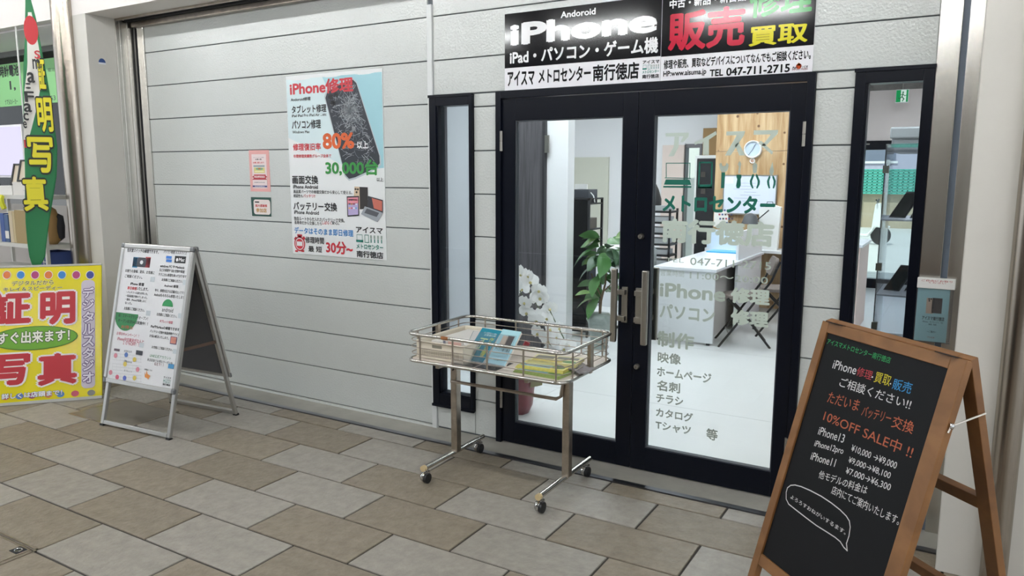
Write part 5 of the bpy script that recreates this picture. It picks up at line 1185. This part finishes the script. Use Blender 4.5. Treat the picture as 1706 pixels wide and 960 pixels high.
def flower():
    mb = MB()
    def petal(a, L, Wd, cur):
        pts = [(0, 0), (L*.35, Wd*.42), (L*.7, Wd*.5), (L, Wd*.12), (L, -Wd*.12), (L*.7, -Wd*.5), (L*.35, -Wd*.42)]
        mb._add([(u*math.cos(a)-w*math.sin(a), -.004-cur*u*u*8, u*math.sin(a)+w*math.cos(a)) for u, w in pts], [tuple(range(7))])
    for a, L, Wd in ((math.pi/2, .042, .034), (math.pi*.5+2.2, .040, .03), (math.pi*.5-2.2, .040, .03)): petal(a, L, Wd, .1)
    mb.v = [v+Vector((0, .004, 0)) for v in mb.v]
    for a in (.25, math.pi-.25): petal(a, .050, .062, -.15)
    mb.cur = 1; mb.lathe([(0, .016), (.007, .01), (.009, .004), (.004, 0)], (0, -.002, -.006), 8, axis='y')
    me = bpy.data.meshes.new('flower'); me.from_pydata([tuple(v) for v in mb.v], [], mb.f); me.materials.append(M_petal); me.materials.append(M_lip); me.polygons.foreach_set('material_index', mb.mi); return me
fme = flower()
def arch(pxs, dy, nfl, seed):
    r_ = random.Random(seed); pts = []
    for (x, y) in pxs:
        P = ony(x, y, oq.y+dy); pts.append(Vector((P.x-(oq.x-.04), dy, P.z)))
    # smooth the arch
    cur = []
    for i in range(len(pts)-1):
        for k in range(6):
            t_ = k/6; p0 = pts[max(0, i-1)]; p1 = pts[i]; p2 = pts[i+1]; p3 = pts[min(len(pts)-1, i+2)]
            cur.append(.5*((2*p1)+(p2-p0)*t_+(2*p0-5*p1+4*p2-p3)*t_*t_+(3*p1-p0-3*p2+p3)*t_**3))
    cur.append(pts[-1]); stem0 = [Vector((0, .01, hpo-.02))]
    MB().tube(stem0+cur, .0035, 6).build('stem', mat('orchid_stem', '#4a5a34', .5), oc, smooth=True)
    for k in range(nfl):
        i = int(len(cur)*(.12+.88*k/nfl)); c_ = cur[min(i, len(cur)-1)]
        o = bpy.data.objects.new('flower', fme); COL.objects.link(o); o.parent = oc
        o.location = c_+Vector((r_.uniform(-.012, .012)+(.022 if k % 2 else -.022), -.022, r_.uniform(-.01, .01))); o.rotation_euler = (r_.uniform(-.2, .35), r_.uniform(-.3, .3), r_.uniform(-.7, .35)); o.scale = (r_.uniform(.98, 1.25),)*3
arch([(840, 520), (850, 470), (872, 452), (898, 482), (922, 530), (945, 575), (952, 590)], -.02, 16, 1)
arch([(838, 530), (848, 480), (862, 478), (880, 515), (905, 555), (925, 590), (935, 605)], -.10, 13, 2)
arch([(842, 540), (852, 490), (868, 465), (890, 500), (915, 545), (935, 580)], .05, 9, 3)
# goods by the right window: acrylic display tower, printer, cabinets
ax0, ax1, ay = -.352, -.13, .42
zA = ony(1478, 240, ay).z
at_ = thing('acrylic_tower', 'clear acrylic display tower just inside the right window', 'display case', ((ax0+ax1)/2, .6, 0))
for nm_, b_ in (('side_panel', (ax0, ax0+.005, ay, ay+.42, .72, zA-.005)), ('side_panel', (ax1+.2, ax1+.205, ay, ay+.42, .72, zA-.005)), ('back_panel', (ax0, ax1+.205, ay+.42, ay+.425, .72, zA-.005)), ('top_panel', (ax0, ax1+.205, ay, ay+.42, zA-.005, zA))): MB().box(*b_).build(nm_, M_acryl, at_, world=True)
MB().box(ax0, ax1+.205, ay-.005, ay, .72, zA).build('front_panel', M_acryl, at_, world=True)
shz = [ony(1470, 365, ay).z, ony(1462, 490, ay).z]
for z in shz: MB().box(ax0+.005, ax1+.2, ay, ay+.42, z-.008, z).build('shelf', glassmat('frosted_shelf%d' % int(z*100), '#eef1f6', 1.3, .3), at_, world=True)
for z in (.93*zA, (shz[0]+shz[1])/2-.05, shz[1]-.16): MB().box(ax0-.006, ax0+.02, ay-.009, ay+.02, z-.018, z+.018).build('clip', M_hinge, at_, world=True)
MB().box(ax0-.01, ax1+.21, ay-.01, ay+.44, .0, .72).build('plinth', mat('grey_brown_plinth', '#5b5452', .5), at_, world=True)
i = 0
for z in shz:
    for k in range(3):
        x = ax0+.06+k*.095; lb = ('upper', 'lower')[z == shz[1]]
        t = thing('tablet_device', f'dark tablet leaning on the {lb} acrylic shelf, {("first", "second", "third", "fourth")[k]} from the left', 'tablet', (x, ay+.16, z), -.25, group='tablets on the acrylic tower')
        hh = .13+.03*k
        mb = MB(); mb.obox((-.04, 0, 0), (.075, 0, 0), (.06, .05, hh), (0, .008, -.003)); mb.build('body', mat('tablet_shell_%d' % (k % 2), ('#2a2b2f', '#6c6e74')[k % 2], .35), t)
        mb = MB(); mb.obox((-.035, -.0012, .006), (.066, 0, 0), (.054, .045, hh*.9), (0, .001, 0)); mb.build('screen', mat('tablet_screen', '#101216', .1), t)
pr0 = ony(1487, 212, 1.5)
t = thing('office_printer', 'grey office printer behind the acrylic tower', 'printer', (pr0.x+.28, 1.75, 0)); zp = pr0.z
MB().box(-.28, .3, -.25, .25, zp-.15, zp-.02).build('body', mat('printer_grey', '#8f9092', .5), t, bevel=.015); MB().box(-.29, .31, -.26, .26, zp-.07, zp).build('lid', mat('printer_light', '#a6a7a8', .5), t, bevel=.01); MB().box(-.06, .06, -.263, -.26, zp-.045, zp-.03).build('badge', M_dark, t)
mb = MB(); mb.obox((-.05, -.1, zp), (.3, 0, .06), (0, .3, 0), (0, 0, .006)); mb.build('feeder_tray', MATS['printer_grey'], t); MB().box(.02, .3, -.2, .25, 0, zp-.15).build('stand', mat('dark_stand', '#4a4a4c', .5), t)
q = ony(1503, 160, 7.6)
t = thing('exit_sign', 'green and white running man exit sign hanging at the far end of the shop', 'exit sign', (q.x, 7.6, q.z))
wE = (ony(1515, 160, 7.6)-ony(1493, 160, 7.6)).length/2; hE = (ony(1503, 149, 7.6)-ony(1503, 171, 7.6)).length/2
MB().box(-wE, wE, 0, .04, -hE, hE).build('body', M_white, t); MB().box(-wE*.9, wE*.9, -.004, 0, -hE*.9, hE*.9).build('lit_face', emit('exit_green', '#1f9a58', 1.0), t); MB().box(-wE*.2, wE*.62, -.006, -.004, -hE*.9, hE*.9).build('lit_doorway', emit('exit_white', '#e6f2ea', 1.0), t)
p = Print(Frame((q.x, 7.594, q.z), XW, ZW), t, base=.0005); GRN = '#128a4c'
p.ell(wE*.12, hE*.55, wE*.13, hE*.13, GRN, local=True); p.line([(wE*.1, hE*.35), (wE*.0, -hE*.15), (wE*.3, -hE*.45), (wE*.1, -hE*.75)], wE*.16, GRN, True); p.line([(0, -hE*.1), (-wE*.35, -hE*.4), (-wE*.55, -hE*.3)], wE*.13, GRN, True); p.line([(wE*.1, hE*.3), (-wE*.25, hE*.15), (-wE*.4, hE*.3)], wE*.1, GRN, True); p.line([(wE*.1, hE*.3), (wE*.4, hE*.0), (wE*.6, hE*.1)], wE*.1, GRN, True); p.done()
MB().tube([(0, .02, hE), (0, .02, CZ-q.z)], .008, 6).build('hanger', M_hinge, t)

# ================================================================== street beyond the far door
struct(MB().box(-30, 25, 8.07, 60, -.3, -.06).build('floor', mat('street_asphalt', '#d2d0cc', .8, noise=(2, .08))), 'pale asphalt street beyond the far door')
struct(MB().box(-9, 2, 6.62, 8.07, -.3, -.05).build('floor', mat('yard_paving', '#b9b7b2', .8)), 'paved yard behind the shop')
sp = onz(1466, 408, -.06)
sq = thing('motor_scooter', 'white motor scooter parked on the street beyond the far door', 'scooter', (sp.x-1.15, sp.y, -.06), 0)
M_sw = mat('scooter_white', '#e6e6e4', .3)
for x in (0, 1.15):
    MB().lathe([(.12, -.04), (.2, -.045), (.22, 0), (.2, .045), (.12, .04)], (x, 0, .22), 20, axis='y').build('tyre', M_dark, sq, smooth=True); MB().lathe([(0, .03), (.12, .03), (.12, -.03), (0, -.03)], (x, 0, .22), 16, axis='y').build('hub', M_hinge, sq, smooth=True)
MB().prism([(-.25, .45), (-.15, .72), (.5, .72), (.55, .45), (.5, .28), (.85, .25), (.95, .35), (1.0, .95), (1.1, .98), (1.18, .5), (1.35, .42), (1.25, .38), (1.05, .42), (.9, .18), (.3, .18), (0, .38)], (0, .15, 0), XW, ZW, (0, -1, 0), .3).build('body_shell', M_sw, sq, bevel=.03)
MB().box(-.2, .5, -.13, .13, .72, .8).build('seat', M_dark, sq, bevel=.03); MB().tube([(1.03, -.3, 1.05), (1.05, 0, 1.0), (1.03, .3, 1.05)], .018, 6).build('handlebar', M_dark, sq); MB().tube([(1.15, 0, .22), (1.03, 0, 1.0)], .03, 6).build('fork', M_hinge, sq); MB().box(.3, .55, -.155, -.15, .3, .42).build('red_panel', mat('scooter_red', '#c04a50', .4), sq)
fy = 22.0
z0_, z1_ = ony(1440, 322, fy).z, ony(1440, 283, fy).z
gw = thing('bright_backdrop', 'white rendered wall of the yard behind the back door', 'wall', (-5, 9.2, -.06)); MB().box(-2.2, 1.6, 0, .15, 0, 2.6).build('body', mat('backdrop_white', '#ecebe8', .8), gw); MB().box(-2.25, 1.65, -.05, .2, 2.6, 2.66).build('coping', M_white, gw)  # backdrop added to catch sky light and whiten the back door view
fnc = thing('mesh_fence', 'turquoise mesh construction fence across the street', 'fence', (-3, fy, 0))
mb = MB(); n_ = 0
for k in range(60): mb.box(-7+k*.14, -7+k*.14+.03, fy, fy+.02, z0_, z1_)
for k in range(9): mb.box(-7, 1.4, fy, fy+.02, z0_+(z1_-z0_)*k/8-.02, z0_+(z1_-z0_)*k/8+.02)
mb.build('mesh', mat('turquoise_net', '#4fb8a4', .6), fnc, world=True); box('backing_sheet', mat('turquoise_sheet', '#86cdbd', .7), fnc, -7, 1.4, fy+.03, fy+.04, z0_, z1_, world=True)
for x in (-7, -4.9, -2.8, -.7, 1.4): MB().box(x-.04, x+.04, fy-.05, fy, -.06, z1_+.3).build('post', M_white, fnc, world=True)
w_ = thing('retaining_wall', 'low beige wall below the turquoise fence across the street', 'wall', (-3, fy+.3, -.06))
MB().box(-8, 6, -.1, .4, 0, z0_+.06).build('body', mat('beige_block', '#b3a58e', .8, noise=(3, .1)), w_); MB().box(-8, 6, -.14, .44, z0_+.06, z0_+.1).build('coping', mat('coping', '#c4bba8', .8), w_)
bd = thing('house', 'pale lilac building far behind the turquoise fence', 'building', (-3, 34, -.06))
MB().box(-14, 16, 0, 8, 0, 9).build('wall', mat('lilac_render', '#b7b4c4', .8), bd)
for k in range(10):
    f = MB().box(-12.5+k*2.8, -11+k*2.8, -.05, 0, 2.2, 3.6).build('window', mat('dim_pane', '#7a7f90', .2), bd); MB().box(-12.6+k*2.8, -10.9+k*2.8, -.08, -.05, 2.1, 2.2).build('sill', M_white, f)
MB().box(-14.3, 16.3, -.4, 8.3, 9, 9.3).build('roof', mat('roof_grey', '#7d7c80', .7), bd); MB().box(-14, 16, -.25, 0, 3.95, 4.25).build('canopy', M_white, bd)
bpy.data.objects.remove(_to); bpy.data.curves.remove(_tc)
